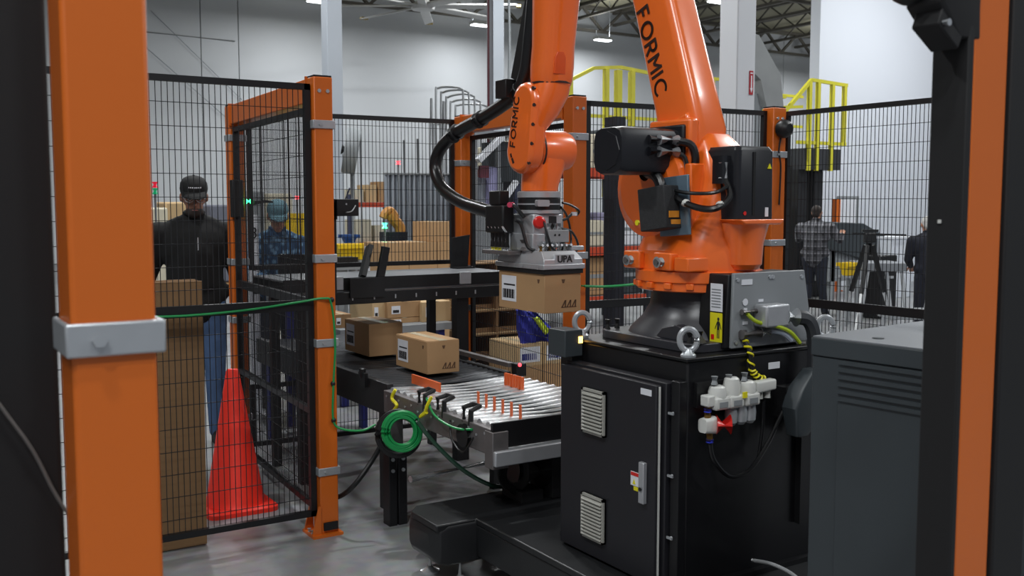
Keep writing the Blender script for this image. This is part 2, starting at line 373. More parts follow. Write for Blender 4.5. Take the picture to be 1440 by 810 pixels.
# ------------------------------------------------------------------ high bay lamps (fixtures only for the lights in view)
def make_lamp():
    t = thing('high_bay_lamp', 'x', 'lamp', (0, 0, 0), 'high bay lamps under the roof')
    MB().bx(-.34, .34, -.16, .16, LAMP_Z - .06, LAMP_Z + .04).build('housing', M_WHITEP, t)
    MB().bx(-.31, .31, -.13, .13, LAMP_Z - .09, LAMP_Z - .055).build('diffuser', M_LED, t)
    for s in (-.3, .3): MB().cyl((s, 0, LAMP_Z + .03), (s, 0, 9.06), .012, n=6).build('hanger', M_STEEL, t)
    return t
lamp0 = make_lamp()
def in_view(p):
    q = Vector(p) - _C; z = q.dot(_F)
    if z <= 0: return False
    return 0 <= 720 + 1400 * q.dot(_R) / z <= 1440 and 0 <= 405 - 1400 * q.dot(_U) / z <= 810
vis_lamps = sorted([(P_[0], P_[1]) for P_ in LAMPS if in_view((P_[0], P_[1], LAMP_Z - .1))], key=lambda q: q[0] / q[1])
ORD = ['leftmost', 'second from the left', 'third from the left', 'fourth from the left', 'fifth from the left', 'sixth from the left', 'rightmost']
for i, (lx, ly) in enumerate(vis_lamps):
    lab = 'white high bay lamp under the roof, ' + (ORD[i] if i < len(vis_lamps) - 1 else 'rightmost') + ' of those in view'
    if i == 0: lamp0.location = (lx, ly, 0); lamp0['label'] = lab
    else: dup(lamp0, (lx, ly, 0), lab)

# ================================================================== SAFETY FENCE
FT = 2.335; FY = 4.80
def make_post(label, x, y, clamps=(2.10, 1.43, 1.0, .335), hgt=FT, wx=.1, wy=.1, foot=True, cmat=M_STEEL):
    t = thing('fence_post', label, 'fence post', (x, y, 0), 'orange fence posts')
    MB().bx(-wx / 2, wx / 2, -wy / 2, wy / 2, 0.012, hgt).build('post', M_ORANGE, t, bevel=.006, local=True)
    MB().bx(-wx / 2 + .004, wx / 2 - .004, -wy / 2 + .004, wy / 2 - .004, hgt - .004, hgt + .008).build('top_cap', M_BLACK, t, local=True)
    if foot:
        f = MB().bx(-wx / 2 - .05, wx / 2 + .012, -wy / 2 - .03, wy / 2 + .03, 0, .014)
        f.prism([(-wx / 2 - .05, .01), (-wx / 2, .01), (-wx / 2, .16), (-wx / 2 - .012, .16)], 'y', -wy / 2 - .012, -wy / 2 - .002)
        f.prism([(-wx / 2 - .05, .01), (-wx / 2, .01), (-wx / 2, .16), (-wx / 2 - .012, .16)], 'y', wy / 2 + .002, wy / 2 + .012)
        f.build('foot', M_ORANGE, t, local=True)
        MB().bx(-.035, .04, -wy / 2 - .014, -wy / 2 - .002, .03, .07).build('foot_slot', M_BLACKM, t, local=True)
        for s in (-.02, .02): MB().cyl((-wx / 2 - .035, s, .012), (-wx / 2 - .035, s, .03), .012, n=6).build('anchor_bolt', M_STEEL, t, local=True)
    for s in (-.022, .022): MB().cyl((s, -wy / 2 - .006, hgt - .07), (s, -wy / 2 + .002, hgt - .07), .010, n=8).build('bolt', M_STEEL, t, local=True)
    for z in clamps:
        w = .021
        c = MB().bx(-wx / 2 - .008, wx / 2 + .010, -wy / 2 - .008, -wy / 2 - .001, z - w, z + w).bx(-wx / 2 - .008, -wx / 2 - .001, -wy / 2 - .004, wy / 2, z - w, z + w).bx(wx / 2 + .002, wx / 2 + .010, -wy / 2 - .004, wy / 2, z - w, z + w)
        co = c.build('clamp', cmat, t, bevel=.003, local=True)
        MB().cyl((-.02, -wy / 2 - .016, z), (-.02, -wy / 2 - .006, z), .009, n=6).build('clamp_bolt', cmat, co, local=True)
    return t
def make_panel(label, p0, p1, zb, zt, mids=(), group='black wire mesh fence panels', step=.027, cell=.11, fw=.03, wr_=.0016):
    p0 = Vector((p0[0], p0[1], 0)); p1 = Vector((p1[0], p1[1], 0)); L = (p1 - p0).length; ang = math.atan2(p1.y - p0.y, p1.x - p0.x)
    t = thing('mesh_panel', label, 'fence panel', p0, group, ang); h = fw / 2
    MB().bx(0, L, -h, h, zt - fw, zt).build('top_rail', M_BLACK, t, local=True)
    MB().bx(0, L, -h, h, zb, zb + fw).build('bottom_rail', M_BLACK, t, local=True)
    for x in (0, L - fw): MB().bx(x, x + fw, -h, h, zb, zt).build('stile', M_BLACK, t, local=True)
    for z, w in mids: MB().bx(fw, L - fw, -h, h, z - w / 2, z + w / 2).build('middle_rail', M_BLACK, t, local=True)
    mb = MB(); n = int((L - 2 * fw) / step)
    for i in range(1, n):
        x = fw + (L - 2 * fw) * i / n; mb.bx(x - wr_, x + wr_, -wr_, wr_, zb + fw, zt - fw)
    z = zb + fw + cell * .6
    while z < zt - fw:
        mb.bx(fw, L - fw, -wr_ * 2.6, -wr_ * .9, z - wr_, z + wr_); z += cell
    mb.build('wire_mesh', M_WIRE, t, kind='stuff', local=True)
    return t
PA = (1.88, FY); PB = (1.955, 6.48); PC = (P(652, 300, y=6.36).x, 6.36); PD = (P(808, 300, y=4.84).x, 4.84); PE = (P(1086, 300, y=4.70).x, 4.70)
make_post('orange fence post with green cable, beside the red traffic cone', *PA)
make_post('orange fence post behind the man in the black cap, with green lit sensor', *PB, clamps=(2.13, 1.33, .95, .3))
make_post('orange fence post behind the loop of thick black robot hose', *PC, clamps=(2.0, 1.24, .95))
make_post('orange fence post right behind the robot gripper and wrist', *PD, clamps=(2.10, 1.40, .5))
make_post('orange corner post behind the robot with black siren on top', *PE, clamps=(2.03, 1.45, .4), wx=.118)
make_panel('wire mesh panel in front of the man in the black cap', (.12, FY), (PA[0] - .055, FY), .10, FT - .035, mids=((1.195, .055),))
make_panel('wire mesh side panel running back behind the traffic cone', (PA[0] - .02, FY + .07), (PB[0] - .02, PB[1] - .06), .10, FT - .14, mids=((1.19, .05), (.62, .03)))
make_panel('wire mesh panel above the grey table, under the drum fan', (PB[0] + .07, 6.46), (PC[0] - .06, 6.40), 1.27, FT - .02)
make_panel('low wire mesh panel under the roller conveyor', (PB[0] + .07, 6.50), (PC[0] - .06, 6.44), .08, .50)
make_panel('wire mesh side panel behind the robot wrist and gripper', (PC[0] + .03, PC[1] - .07), (PD[0] + .03, PD[1] + .07), .10, FT - .14, mids=((1.19, .05),))
make_panel('wire mesh panel behind the robot arm, left of the siren post', (PD[0] + .06, PD[1] - .02), (PE[0] - .06, PE[1] + .02), .10, FT - .02, mids=((1.10, .045),))
make_panel('wire mesh panel in front of the man in the plaid shirt', (PE[0] + .09, PE[1] - .02), (PE[0] + .20, 2.2), .10, FT - .02, mids=((1.06, .055),))
def beam(label, a, b):
    a = Vector((a[0], a[1], FT - .06)); b = Vector((b[0], b[1], FT - .06)); d = (b - a).normalized()
    t = thing('portal_beam', label, 'beam', a, 'orange portal beams')
    MB().bar(a + d * .055, b - d * .055, .09, .12).build('beam', M_ORANGE, t, bevel=.005)
    for q in (a + d * .06, b - d * .06): MB().box(q, (.11, .012, .14), math.atan2(d.y, d.x) + PI / 2).build('end_plate', M_ORANGE, t)
beam('orange overhead beam above the side panel behind the traffic cone', PA, PB)
beam('orange overhead beam behind the robot wrist', PD, PC)
# foreground gate opening
y0 = 1.30; xl = P(98, 405, y=y0).x
make_post('blurred wide orange post in the left foreground', xl + .05, y0 + .05, clamps=(1.535,), hgt=2.5, foot=False)
t = thing('light_curtain', 'black light curtain column at the left edge of the view', 'light curtain', (0, 0, 0))
cx = P(63, 0, y=1.42).x
MB().bx(cx - .22, cx, 1.42, 1.50, 0.02, 2.6).build('housing', M_BLACKM, t, bevel=.006)
MB().bx(cx - .24, cx + .004, 1.40, 1.52, 0, .02).build('base_plate', M_BLACK, t)
hang([P(-60, 485, y=1.405), P(0, 570, y=1.405), P(45, 632, y=1.405), P(75, 690, y=1.405), P(97, 725, y=1.405)], .0022, 'loose_cable', mat('grey_cable', (96, 94, 92), .6), 'thin grey cable slanting across the black column at the left edge', 'cable')
y1 = 1.0; xr_ = P(1357, 405, y=y1).x
make_post('orange post at the right edge between two black strips', xr_ + .05, y1 + .032, clamps=(), hgt=2.5, wy=.062, foot=False)
t = thing('light_curtain', 'black light curtain bar on the inner side of the right foreground post', 'light curtain', (xr_ - .014, y1, 0))
MB().bx(xr_ - .016, xr_ - .001, y1 - .002, y1 + .066, 0.02, 2.6).build('housing', M_BLACKM, t, bevel=.003)
MB().box((xr_ - .0175, y1 + .04, 1.672), (.002, .006, .006)).build('status_lamp', M_WHITEP, t)
t = thing('black_fence_frame', 'black fence frame at the right edge of the view', 'fence panel', (xr_ + .14, y1, 0))
MB().bx(xr_ + .104, xr_ + .20, y1 - .004, y1 + .05, .05, 2.6).build('stile', M_BLACKM, t, bevel=.004)
MB().bx(xr_ + .20, xr_ + .9, y1 - .004, y1 + .05, .05, .10).build('bottom_rail', M_BLACKM, t)
# black mounting arm with lamp heads at the top of the right foreground post
t = thing('warning_lamp_bracket', 'black bracket with round lamp heads at the top of the right foreground post', 'lamp bracket', (xr_, y1, 2.2))
q = P(1300, 30, y=1.05); q2 = P(1275, -8, y=1.06)
MB().path([((q.x + .05, 1.03, q.z - .03), (1, 0, 0), (0, 1, 0), .035, .03, .012), ((q.x + .02, 1.03, q.z + .02), (1, 0, 0), (0, 1, 0), .055, .035, .012), ((q.x + .02, 1.03, q.z + .16), (1, 0, 0), (0, 1, 0), .06, .035, .012)]).build('bracket', M_BLACKM, t, bevel=.003)
MB().prism([(q.x - .035, q.z - .015), (q.x + .02, q.z - .05), (q.x + .035, q.z - .02), (q.x - .02, q.z + .02)], 'y', 1.0, 1.05).build('clamp_jaw', M_BLACKM, t, bevel=.003)
MB().cyl((q.x - .02, 1.02, q.z - .012), (q.x - .02, .99, q.z - .012), .006, n=8).build('bolt', M_STEEL, t)
MB().ell((q2.x, 1.05, q2.z + .035), (.05, .05, .055)).build('lamp_head', M_BLACK, t)
MB().ell((q2.x - .075, 1.08, q2.z + .075), (.05, .05, .055)).build('lamp_head', M_BLACK, t)

# siren on the corner post, wall sensors
t = thing('siren', 'black round siren on the orange corner post behind the robot', 'siren', (PE[0], PE[1] - .05, 2.2))
MB().lathe([(.04, 0), (.058, .012), (.062, .04), (.05, .07), (.03, .085)], (PE[0], PE[1] - .052, 2.195), (0, -1, 0), 20).build('horn', M_BLACK, t)
MB().tube(catmull([(PE[0], PE[1] - .06, 2.14), (PE[0] - .015, PE[1] - .06, 2.05), (PE[0] + .005, PE[1] - .06, 1.95), (PE[0], PE[1] - .058, 1.7)]), .006, 6).build('cord', M_CABLE, t)
t = thing('door_sensor', 'black door sensor with bright green light on the post behind the black capped man', 'sensor', (PB[0], PB[1] - .06, 1.7))
MB().bx(PB[0] - .06, PB[0] + .01, PB[1] - .12, PB[1] - .055, 1.62, 1.86).build('housing', M_BLACK, t, bevel=.004)
gl = P(350, 283, y=PB[1] - .10)
MB().cyl((gl.x - .02, gl.y, gl.z), (gl.x + .012, gl.y - .01, gl.z), .022, n=12).build('green_lens', M_TEETHGREEN, t)
MB().path([((gl.x + .03, gl.y, gl.z - .01), (0, 1, 0), (0, 0, 1), .02, .014, .005), ((gl.x + .10, gl.y, gl.z), (0, 1, 0), (0, 0, 1), .02, .01, .004), ((gl.x + .16, gl.y, gl.z - .005), (0, 1, 0), (0, 0, 1), .012, .006, .003)]).build('handle', M_BLACK, t)

# ================================================================== TRAFFIC CONE, CARDBOARD
cp = P(335, 716, z=0); ct = thing('traffic_cone', 'glossy red orange traffic cone on the floor behind the mesh', 'traffic cone', (cp.x, cp.y, 0))
ct.location = (cp.x, cp.y + .05, 0)
MB().lathe([(.165, .028), (.172, .035), (.155, .07), (.035, .775), (.03, .785), (.02, .78), (.02, .4)], (0, 0, 0), n=32).build('cone_body', M_CONE, ct, local=True)
MB().path([((0, 0, 0), (1, 0, 0), (0, 1, 0), .195, .195, .05), ((0, 0, .024), (1, 0, 0), (0, 1, 0), .195, .195, .05), ((0, 0, .034), (1, 0, 0), (0, 1, 0), .182, .182, .045)], n=4).build('cone_base', M_CONE, ct, local=True)
t = thing('cardboard_bundle', 'tall bundle of flattened brown cardboard standing behind the mesh', 'cardboard', (0, 0, 0))
a = P(212, 770, z=0); b = P(288, 768, z=0); yc = FY + .14
xa = P(200, 600, y=yc).x; xb = P(287, 600, y=yc).x
for k in range(7):
    z1 = 1.33 - .012 * (k % 3); w = .006 * (k % 2)
    MB().add([(xa, yc + .022 * k, 0.005), (xb - w, yc + .022 * k, .005), (xb - w, yc + .022 * k + .018, .005), (xa, yc + .022 * k + .018, .005),
              (xa, yc + .022 * k - .04, z1), (xb - w, yc + .022 * k - .04, z1), (xb - w, yc + .022 * k - .022, z1), (xa, yc + .022 * k - .022, z1)],
             [(0, 3, 2, 1), (4, 5, 6, 7), (0, 1, 5, 4), (1, 2, 6, 5), (2, 3, 7, 6), (3, 0, 4, 7)]).build('cardboard_sheet', M_CARDD, t)

# ================================================================== GREY TABLE (upper infeed) behind the post
TX0, TX1, TY0, TY1, TZ = 1.99, PC[0] - .01, 5.70, 6.28, 1.25
t = thing('infeed_table', 'black framed table with smooth grey top above the roller conveyor', 'table', (0, 0, 0))
MB().bx(TX0, TX1, TY0 + .02, TY1, TZ - .012, TZ).build('table_top', M_BELT, t, bevel=.003)
MB().bx(TX0, TX1, TY0, TY0 + .02, TZ - .075, TZ + .002).build('front_rail', M_BLACK, t)
MB().bx(TX0, TX1, TY0 - .03, TY0 + .01, TZ - .16, TZ - .085).build('lower_rail', M_BLACK, t, bevel=.003)
MB().bx(TX0, TX1, TY0 + .012, TY0 + .03, TZ - .085, TZ - .075).build('seam_strip', M_ALU, t)
MB().bx(TX0, TX1, TY1 - .03, TY1, TZ - .12, TZ - .012).build('rear_rail', M_BLACK, t)
for x in (2.08, 3.16): MB().bx(x, x + .09, TY0, TY0 + .07, 0, TZ - .085).build('leg', M_BLACK, t)
for x in (2.08, 3.22): MB().bx(x, x + .05, TY1 - .08, TY1 - .03, 0, TZ - .02).build('leg', M_BLACK, t)
for i in range(9):
    MB().bx(2.12 + i * .145, 2.128 + i * .145, TY0 - .033, TY0 - .028, TZ - .135, TZ - .11).build('slot', M_ALU, t)
for x in (2.28, 3.18): MB().bx(x, x + .085, TY0 - .012, TY0 + .002, TZ - .07, TZ + .012).build('hinge_bracket', M_ALU, t, bevel=.004)
t = thing('box_guide', 'black tilted guide bar standing on the grey table', 'guide bar', (0, 0, 0))
ga = P(520, 400, y=TY0 - .02); gb = P(543, 347, y=TY0 - .02)
MB().bar((ga.x - .02, TY0 + .05, TZ + .0), (gb.x - .05, TY0 + .12, gb.z), .07, .03, (1, 0, 0)).build('guide_plate', M_BLACK, t)
MB().bar((ga.x + .06, TY0 - .015, TZ - .06), (gb.x, TY0 - .015, gb.z), .03, .05, (1, 0, 0)).build('guide_bar', M_BLACK, t, bevel=.003)
MB().bx(ga.x - .14, ga.x + .09, TY0 - .045, TY0 - .03, TZ - .12, TZ).build('mount_plate', M_BLACK, t)
t = thing('box_guide', 'black flat guide plate standing upright on the grey table beside the orange post', 'guide bar', (0, 0, 0))
ga = P(634, 376, y=6.2); gb = P(660, 330, y=6.2)
MB().prism([(ga.x, TZ), (gb.x - .02, TZ), (gb.x, gb.z), (ga.x + .01, gb.z - .02)], 'y', 6.19, 6.21).build('guide_plate', M_BLACK, t)
MB().bx(ga.x, gb.x, 6.12, 6.2, TZ, TZ + .012).build('foot_plate', M_BLACK, t)
t = thing('scanner_box', 'square black scanner box on a black arm right of the green cable post', 'scanner', (0, 0, 0))
sa = P(474, 304, y=5.62); sb = P(504, 280, y=5.62)
MB().bx(sa.x, sb.x, 5.62, 5.70, sa.z, sb.z).build('housing', M_BLACK, t, bevel=.004)
MB().bx(sa.x - .10, sa.x + .01, 5.64, 5.72, sa.z - .02, sb.z).build('bracket', M_BLACK, t)
MB().bx(sa.x - .06, sa.x + .0, 5.64, 5.69, TZ - .1, sb.z - .02).build('upright', M_BLACK, t)
MB().tube(catmull([(sb.x - .085, 5.617, sa.z + .022), (sb.x - .045, 5.617, sa.z + .03), (sb.x - .02, 5.617, sa.z + .065)]), .004, 6).build('scratch_highlight', M_STEEL, t)  # pale curved scratch and its highlight, shaped as a thin bright strip
MB().cyl((sa.x + .06, 5.618, sb.z - .03), (sa.x + .06, 5.622, sb.z - .03), .006, n=8).build('screw', M_STEEL, t)

# ================================================================== ROLLER CONVEYOR
CZ = .72; CX0, CX1 = 2.28, 3.08; CYN, CYM, CYF = 3.74, 4.88, 7.15
t = thing('feed_conveyor', 'black framed roller conveyor carrying the two brown boxes', 'conveyor', (0, 0, 0))
for x in (CX0, CX1 - .04): MB().bx(x, x + .04, CYM + .02, CYF, CZ - .17, CZ + .005).build('side_rail', M_BLACK, t, bevel=.004)
MB().bx(CX1 - .02, CX1 + .02, CYM + .02, 6.0, CZ + .03, CZ + .055).build('guide_rail', M_ALUD, t)
MB().bx(CX0 + .04, CX1 - .04, CYM + .05, CYF, CZ - .13, CZ - .11).build('under_tray', M_BLACKM, t)
rm = MB().cyl((CX0 + .03, 0, 0), (CX1 - .03, 0, 0), .024, n=12).mesh('roller_mesh'); rm.materials.append(mat('shaded_roller', (82, 84, 88), .3, .7))  # shade over the feed rollers is put into the darker steel colour
y = CYM + .05
while y < CYF:
    o = bpy.data.objects.new('roller', rm); COL.objects.link(o); o.parent = t; o.location = (0, y, CZ - .026); y += .062
for x in (CX0 + .02, CX1 - .06):
    for yy in (5.0, 6.95): MB().bx(x, x + .05, yy, yy + .05, 0, CZ - .17).build('leg', M_BLUESTEEL if yy > 6 else M_BLACK, t)
MB().bx(CX0 - .02, CX0, 5.15, 5.24, CZ - .05, CZ + .03).build('sensor_bracket', M_BLACK, t)
MB().lathe([(.016, 0), (.02, .01), (.02, .05), (.012, .055)], (CX0 - .012, 5.20, CZ + .0), (0, 0, 1), 10).build('sensor', M_BLACK, t)
# pick station: bright rollers with orange fingers between them
t = thing('pick_station', 'pick station with bright steel rollers and orange fingers at the conveyor end', 'conveyor', (0, 0, 0))
rl = MB().bx(CX0 - .03, CX0 + .012, CYN, CYM, CZ - .13, CZ - .02).bx(CX0 - .03, CX0 + .03, CYN, CYM, CZ - .14, CZ - .125).build('side_rail', M_ALUD, t, bevel=.004)
MB().bx(CX1 - .012, CX1 + .03, CYN, CYM, CZ - .13, CZ - .02).build('side_rail', M_ALUD, t, bevel=.004)
for k in range(15): MB().cyl((CX0 - .034, CYN + .06 + k * .074, CZ - .045 - .02 * (k % 2)), (CX0 - .028, CYN + .06 + k * .074, CZ - .045 - .02 * (k % 2)), .007, n=8).build('bolt', M_STEEL, rl)
rm = MB().cyl((CX0 + .005, 0, 0), (CX1 - .005, 0, 0), .025, n=14).mesh('roller_mesh'); rm.materials.append(M_CHROME)
rys = [CYN + .09 + k * .078 for k in range(14)]
for y in rys:
    o = bpy.data.objects.new('roller', rm); COL.objects.link(o); o.parent = t; o.location = (0, y, CZ - .028)
MB().bx(CX0 - .03, CX1 + .03, CYN - .004, CYN + .012, CZ - .105, CZ + .01).build('end_plate', M_BLACK, t, bevel=.002)
MB().bx(CX0 - .03, CX1 + .05, CYN - .03, CYN + .03, CZ - .185, CZ - .115).build('end_profile', M_ALU, t, bevel=.006)
MB().bx(CX0 - .034, CX0 + .05, CYN - .012, CYN + .06, CZ - .2, CZ - .03).build('corner_block', M_ALUD, t, bevel=.004)
MB().bx(CX0 + .02, CX1 - .02, CYN + .1, CYM - .1, CZ - .16, CZ - .11).build('lift_frame', M_BLACKM, t)
M_TAB = mat('orange_finger', (216, 96, 40), .5)
tabs = [(655, 548), (672, 551), (687, 554), (699, 557), (711, 560)]
for k in range(6): MB().bx(CX0 + .20, CX0 + .205, rys[k] + .030, rys[k] + .048, CZ - .04, CZ + .048).build('orange_finger', M_TAB, t)
for k in range(3): MB().bx(CX0 + .72, CX0 + .735, rys[k + 2] + .030, rys[k + 2] + .048, CZ - .04, CZ + .06).build('orange_finger', M_TAB, t)
pl = MB().add([(CX0 + .13, CYM - .02, CZ + .005), (CX0 + .13, CYM - .34, CZ + .005), (CX0 + .13, CYM - .34, CZ + .055), (CX0 + .13, CYM - .02, CZ + .055),
               (CX0 + .142, CYM - .02, CZ + .005), (CX0 + .142, CYM - .34, CZ + .005), (CX0 + .142, CYM - .34, CZ + .055), (CX0 + .142, CYM - .02, CZ + .055)],
              [(0, 1, 2, 3), (7, 6, 5, 4), (0, 4, 5, 1), (1, 5, 6, 2), (2, 6, 7, 3), (3, 7, 4, 0)]); pl.build('orange_stop_plate', M_TAB, t)
for k in range(7): MB().bx(CX1 - .20 + .0 * k, CX1 - .185, rys[8] + .02 + k * .028, rys[8] + .034 + k * .028, CZ - .02, CZ + .05).build('orange_comb_tooth', M_TAB, t)
for yy in (4.44, 4.24, 3.98):
    k = MB().tube([(CX0 - .02, yy + .03, CZ - .03), (CX0 - .02, yy + .035, CZ + .035), (CX0 + .03, yy + .03, CZ + .045), (CX0 + .03, yy - .03, CZ + .045), (CX0 - .02, yy - .035, CZ + .03), (CX0 - .02, yy - .03, CZ - .05)], .013, 6)
    k.build('sensor_clip', M_BLACK, t)
MB().cyl((CX0 - .05, 3.98, CZ - .09), (CX0 - .03, 3.98, CZ - .09), .055, n=20).build('round_cover', M_BLACKM, t)
MB().tube(catmull([(CX0 - .045, 4.10, CZ - .04), (CX0 - .06, 4.06, CZ - .12), (CX0 - .06, 3.95, CZ - .16), (CX0 - .045, 3.88, CZ - .08)]), .005, 6).build('small_cable', M_CABLE, t)
lx_ = 2.24
MB().bx(lx_ - .045, lx_ + .0, 4.70, 4.78, .0, .42).bx(lx_ + .01, lx_ + .06, 4.70, 4.78, .0, .42).build('leg', M_BLACK, t, bevel=.003)
MB().bx(lx_ - .035, lx_ + .045, 4.715, 4.765, .3, CZ - .13).build('inner_leg', M_ALUD, t)
for zz in (.36, .30):
    for xx in (-.025, .035): MB().cyl((lx_ + xx, 4.699, zz), (lx_ + xx, 4.69, zz), .010, n=6).build('bolt', M_STEEL, t)
MB().bx(CX1 - .05, CX1 + .03, 4.70, 4.78, 0, CZ - .13).build('leg', M_BLACK, t)
ya = P(420, 680, z=0)
for pts in ([P(556, 548, x=2.23), P(551, 560, x=2.22), P(558, 570, x=2.22), P(552, 581, x=2.22), P(562, 586, x=2.22)], [P(607, 558, x=2.235), P(601, 570, x=2.22), P(598, 579, x=2.22), P(591, 586, x=2.22), P(600, 580, x=2.22)]):
    MB().tube(catmull(pts), .009, 6).build('yellow_tie', M_YELP, t)
# red lit photo eye on the far rail
t = thing('photo_eye', 'black photo eye with a red light on the far side of the rollers', 'sensor', (CX1 + .05, 4.85, CZ))
MB().bx(CX1 + .0, CX1 + .07, 4.84, 4.90, CZ - .02, CZ + .055).build('housing', M_BLACK, t, bevel=.004)
MB().ell((CX1 + .02, 4.838, CZ + .05), (.011, .011, .011), 8, 6).build('red_light', M_REDLENS, t)

# cable coil and hoses at the conveyor leg
cc = P(564, 607, x=2.17)
t = thing('cable_coil', 'coiled bright green cable hanging on the conveyor leg', 'cable', cc)
nrm = Vector((-.45, -.89, 0.05)).normalized(); ca, cb = frame(nrm)
for k in range(12):
    rr = .068 + .009 * (k % 4); dd = -.018 + .011 * (k // 4); ph = random.uniform(-.01, .01)
    MB().tube([cc + nrm * dd + ca * ((rr) * math.cos(2 * PI * j / 28) + ph) + cb * (rr * 1.05 * math.sin(2 * PI * j / 28)) for j in range(28)], .0075, 6, closed=True).build('cable_turn', M_GREENC, t)
t = thing('hose_coil', 'coiled black hose hanging behind the green cable coil', 'hose', cc)
for k in range(5):
    rr = .098 + .008 * (k % 3); c2 = cc + Vector((.0, .03, -.02)) - nrm * (.012 + .008 * (k // 2))
    MB().tube([c2 + ca * (rr * math.cos(2 * PI * j / 28)) + cb * (rr * 1.05 * math.sin(2 * PI * j / 28)) for j in range(28)], .009, 6, closed=True).build('hose_turn', M_CABLE, t)
hang([P(540, 617, x=2.15), P(525, 645, x=2.1), P(500, 680, x=2.0), P(478, 698, x=1.95), P(455, 700, x=1.93)], .013, 'black_hose', M_CABLE, 'black hose sagging from the coil down to the orange post', 'hose')
hang([P(585, 590, x=2.2), P(610, 622, x=2.25), P(650, 660, x=2.35), P(690, 682, x=2.45), P(720, 684, x=2.6)], .011, 'dark_green_hose', mat('dark_green_hose', (22, 58, 42), .45), 'dark green hose sloping from the coil down to the black drive unit', 'hose')
hang([P(600, 560, x=2.24), P(612, 585, x=2.22), P(640, 602, x=2.22), P(665, 604, x=2.25)], .006, 'green_wire', M_GREENC, 'thin green wire hanging under the worn grey conveyor rail', 'cable')
for pts, lb in (([P(635, 605, x=2.4), P(680, 622, x=2.4), P(715, 622, x=2.5), P(735, 605, x=2.6)], 'black cable sagging under the pick station, nearer the drive unit'),
                ([P(680, 605, x=2.4), P(685, 635, x=2.45), P(700, 650, x=2.5), P(722, 660, x=2.55)], 'black cable looping left of the drive unit')):
    hang(pts, .006, 'black_cable', M_CABLE, lb, 'cable')
# green cable along the left panel rail
gp = [(.35, FY - .024, 1.19), (.9, FY - .024, 1.185), (1.2, FY - .024, 1.178), (1.5, FY - .024, 1.19), (1.75, FY - .03, 1.215), (1.86, FY - .066, 1.23), (1.90, FY - .064, 1.20), (1.918, FY - .064, 1.0), (1.905, FY - .064, .78), (1.902, FY - .064, .60), (1.95, FY - .07, .55), (2.05, FY - .09, .535), (2.12, FY - .1, .56)]
hang(gp, .0058, 'green_cable', M_GREENC, 'long green cable tied along the mesh panel and down the orange post', 'cable')
for zz in (1.22, .79, .60): tag(MB().ell((1.905, FY - .06, zz), (.014, .012, .014), 8, 6).build('cable_clip', M_BLACK), 'black cable clip on the green cable post, ' + {1.22: 'top one', .79: 'middle one', .60: 'bottom one'}[zz], 'clip', 'cable clips on the orange post')
hang([P(818, 402, y=4.74), P(850, 403, y=4.72), P(880, 401, y=4.68), P(915, 397, y=4.66)], .0075, 'green_cable', M_GREENC, 'green cable between the gripper and the robot foot, on the rear panel', 'cable')

# ================================================================== CARTONS
def make_carton(label, corner, sx=.212, sy=.415, sz=.19, rz=0.0, m=M_CARD, labelled=True, grp=None, mark=True, tape=True, name='carton'):
    """corner = near-left-bottom corner (world), box grows to +x,+y"""
    t = thing(name, label, 'box', corner, grp, rz)
    MB().bx(0, sx, 0, sy, 0, sz).build('box_body', m, t, bevel=.003, local=True)
    MB().bx(0.002, sx - .002, sy * .0 + .002, sy - .002, sz, sz + .003).build('top_flaps', m, t, local=True)
    if tape: MB().bx(sx * .38, sx * .62, -.001, sy + .001, sz + .002, sz + .0045).build('tape', M_TAPE, t, local=True)
    if labelled:
        lb = MB().bx(-.0015, .001, sy - .165, sy - .03, sz * .2, sz * .88).build('shipping_label', M_PAPER, t, local=True)
        b = MB(); yy = sy - .15
        for k in range(14):
            w = .003 + .004 * ((k * 7) % 3); b.bx(-.0025, -.0005, yy, yy + w, sz * .28, sz * .52); yy += .0078
        b.bx(-.0025, -.0005, sy - .155, sy - .05, sz * .62, sz * .66)
        b.build('barcode', M_INK, lb, local=True)
    if mark:
        b = MB().prism([(sx * .42, sz * .12), (sx * .92, sz * .12), (sx * .82, sz * .30), (sx * .58, sz * .30)], 'y', -.0008, .001)
        # printed emblem: three slanted strokes
        b = MB()
        for k in range(3):
            x = sx * (.46 + .14 * k); b.prism([(x, sz * .14), (x + sx * .035, sz * .14), (x + sx * .13, sz * .32), (x + sx * .095, sz * .32)], 'y', -.0012, .001)
            b.prism([(x + sx * .09, sz * .14), (x + sx * .125, sz * .14), (x + sx * .135, sz * .32), (x + sx * .10, sz * .32)], 'y', -.0012, .001)
        b.bx(sx * .46, sx * .88, -.0012, .001, sz * .13, sz * .15)
        b.build('printed_emblem', M_INKB, t, local=True)
        MB().prism([(sx * .46, sz * .86), (sx * .56, sz * .86), (sx * .53, sz * .76), (sx * .49, sz * .76)], 'y', -.0012, .001).build('printed_arrow', M_INKB, t, local=True)
        MB().prism([(sy * .10, sz * .86), (sy * .15, sz * .86), (sy * .135, sz * .76), (sy * .115, sz * .76)], 'x', -.0012, .001).build('printed_arrow', M_INKB, t, local=True)
    return t
g = 'brown cartons handled by the robot'
make_carton('brown carton with white label on the conveyor next to the steel rollers', (2.622, 5.083, CZ), grp=g)
make_carton('darker brown carton behind the first one on the conveyor', (2.615, 5.883, CZ), sx=.24, sy=.40, sz=.21, grp=g, mark=False)
make_carton('brown carton held under the robot gripper', (2.642, 3.905, 1.182), grp=g, sz=.188)

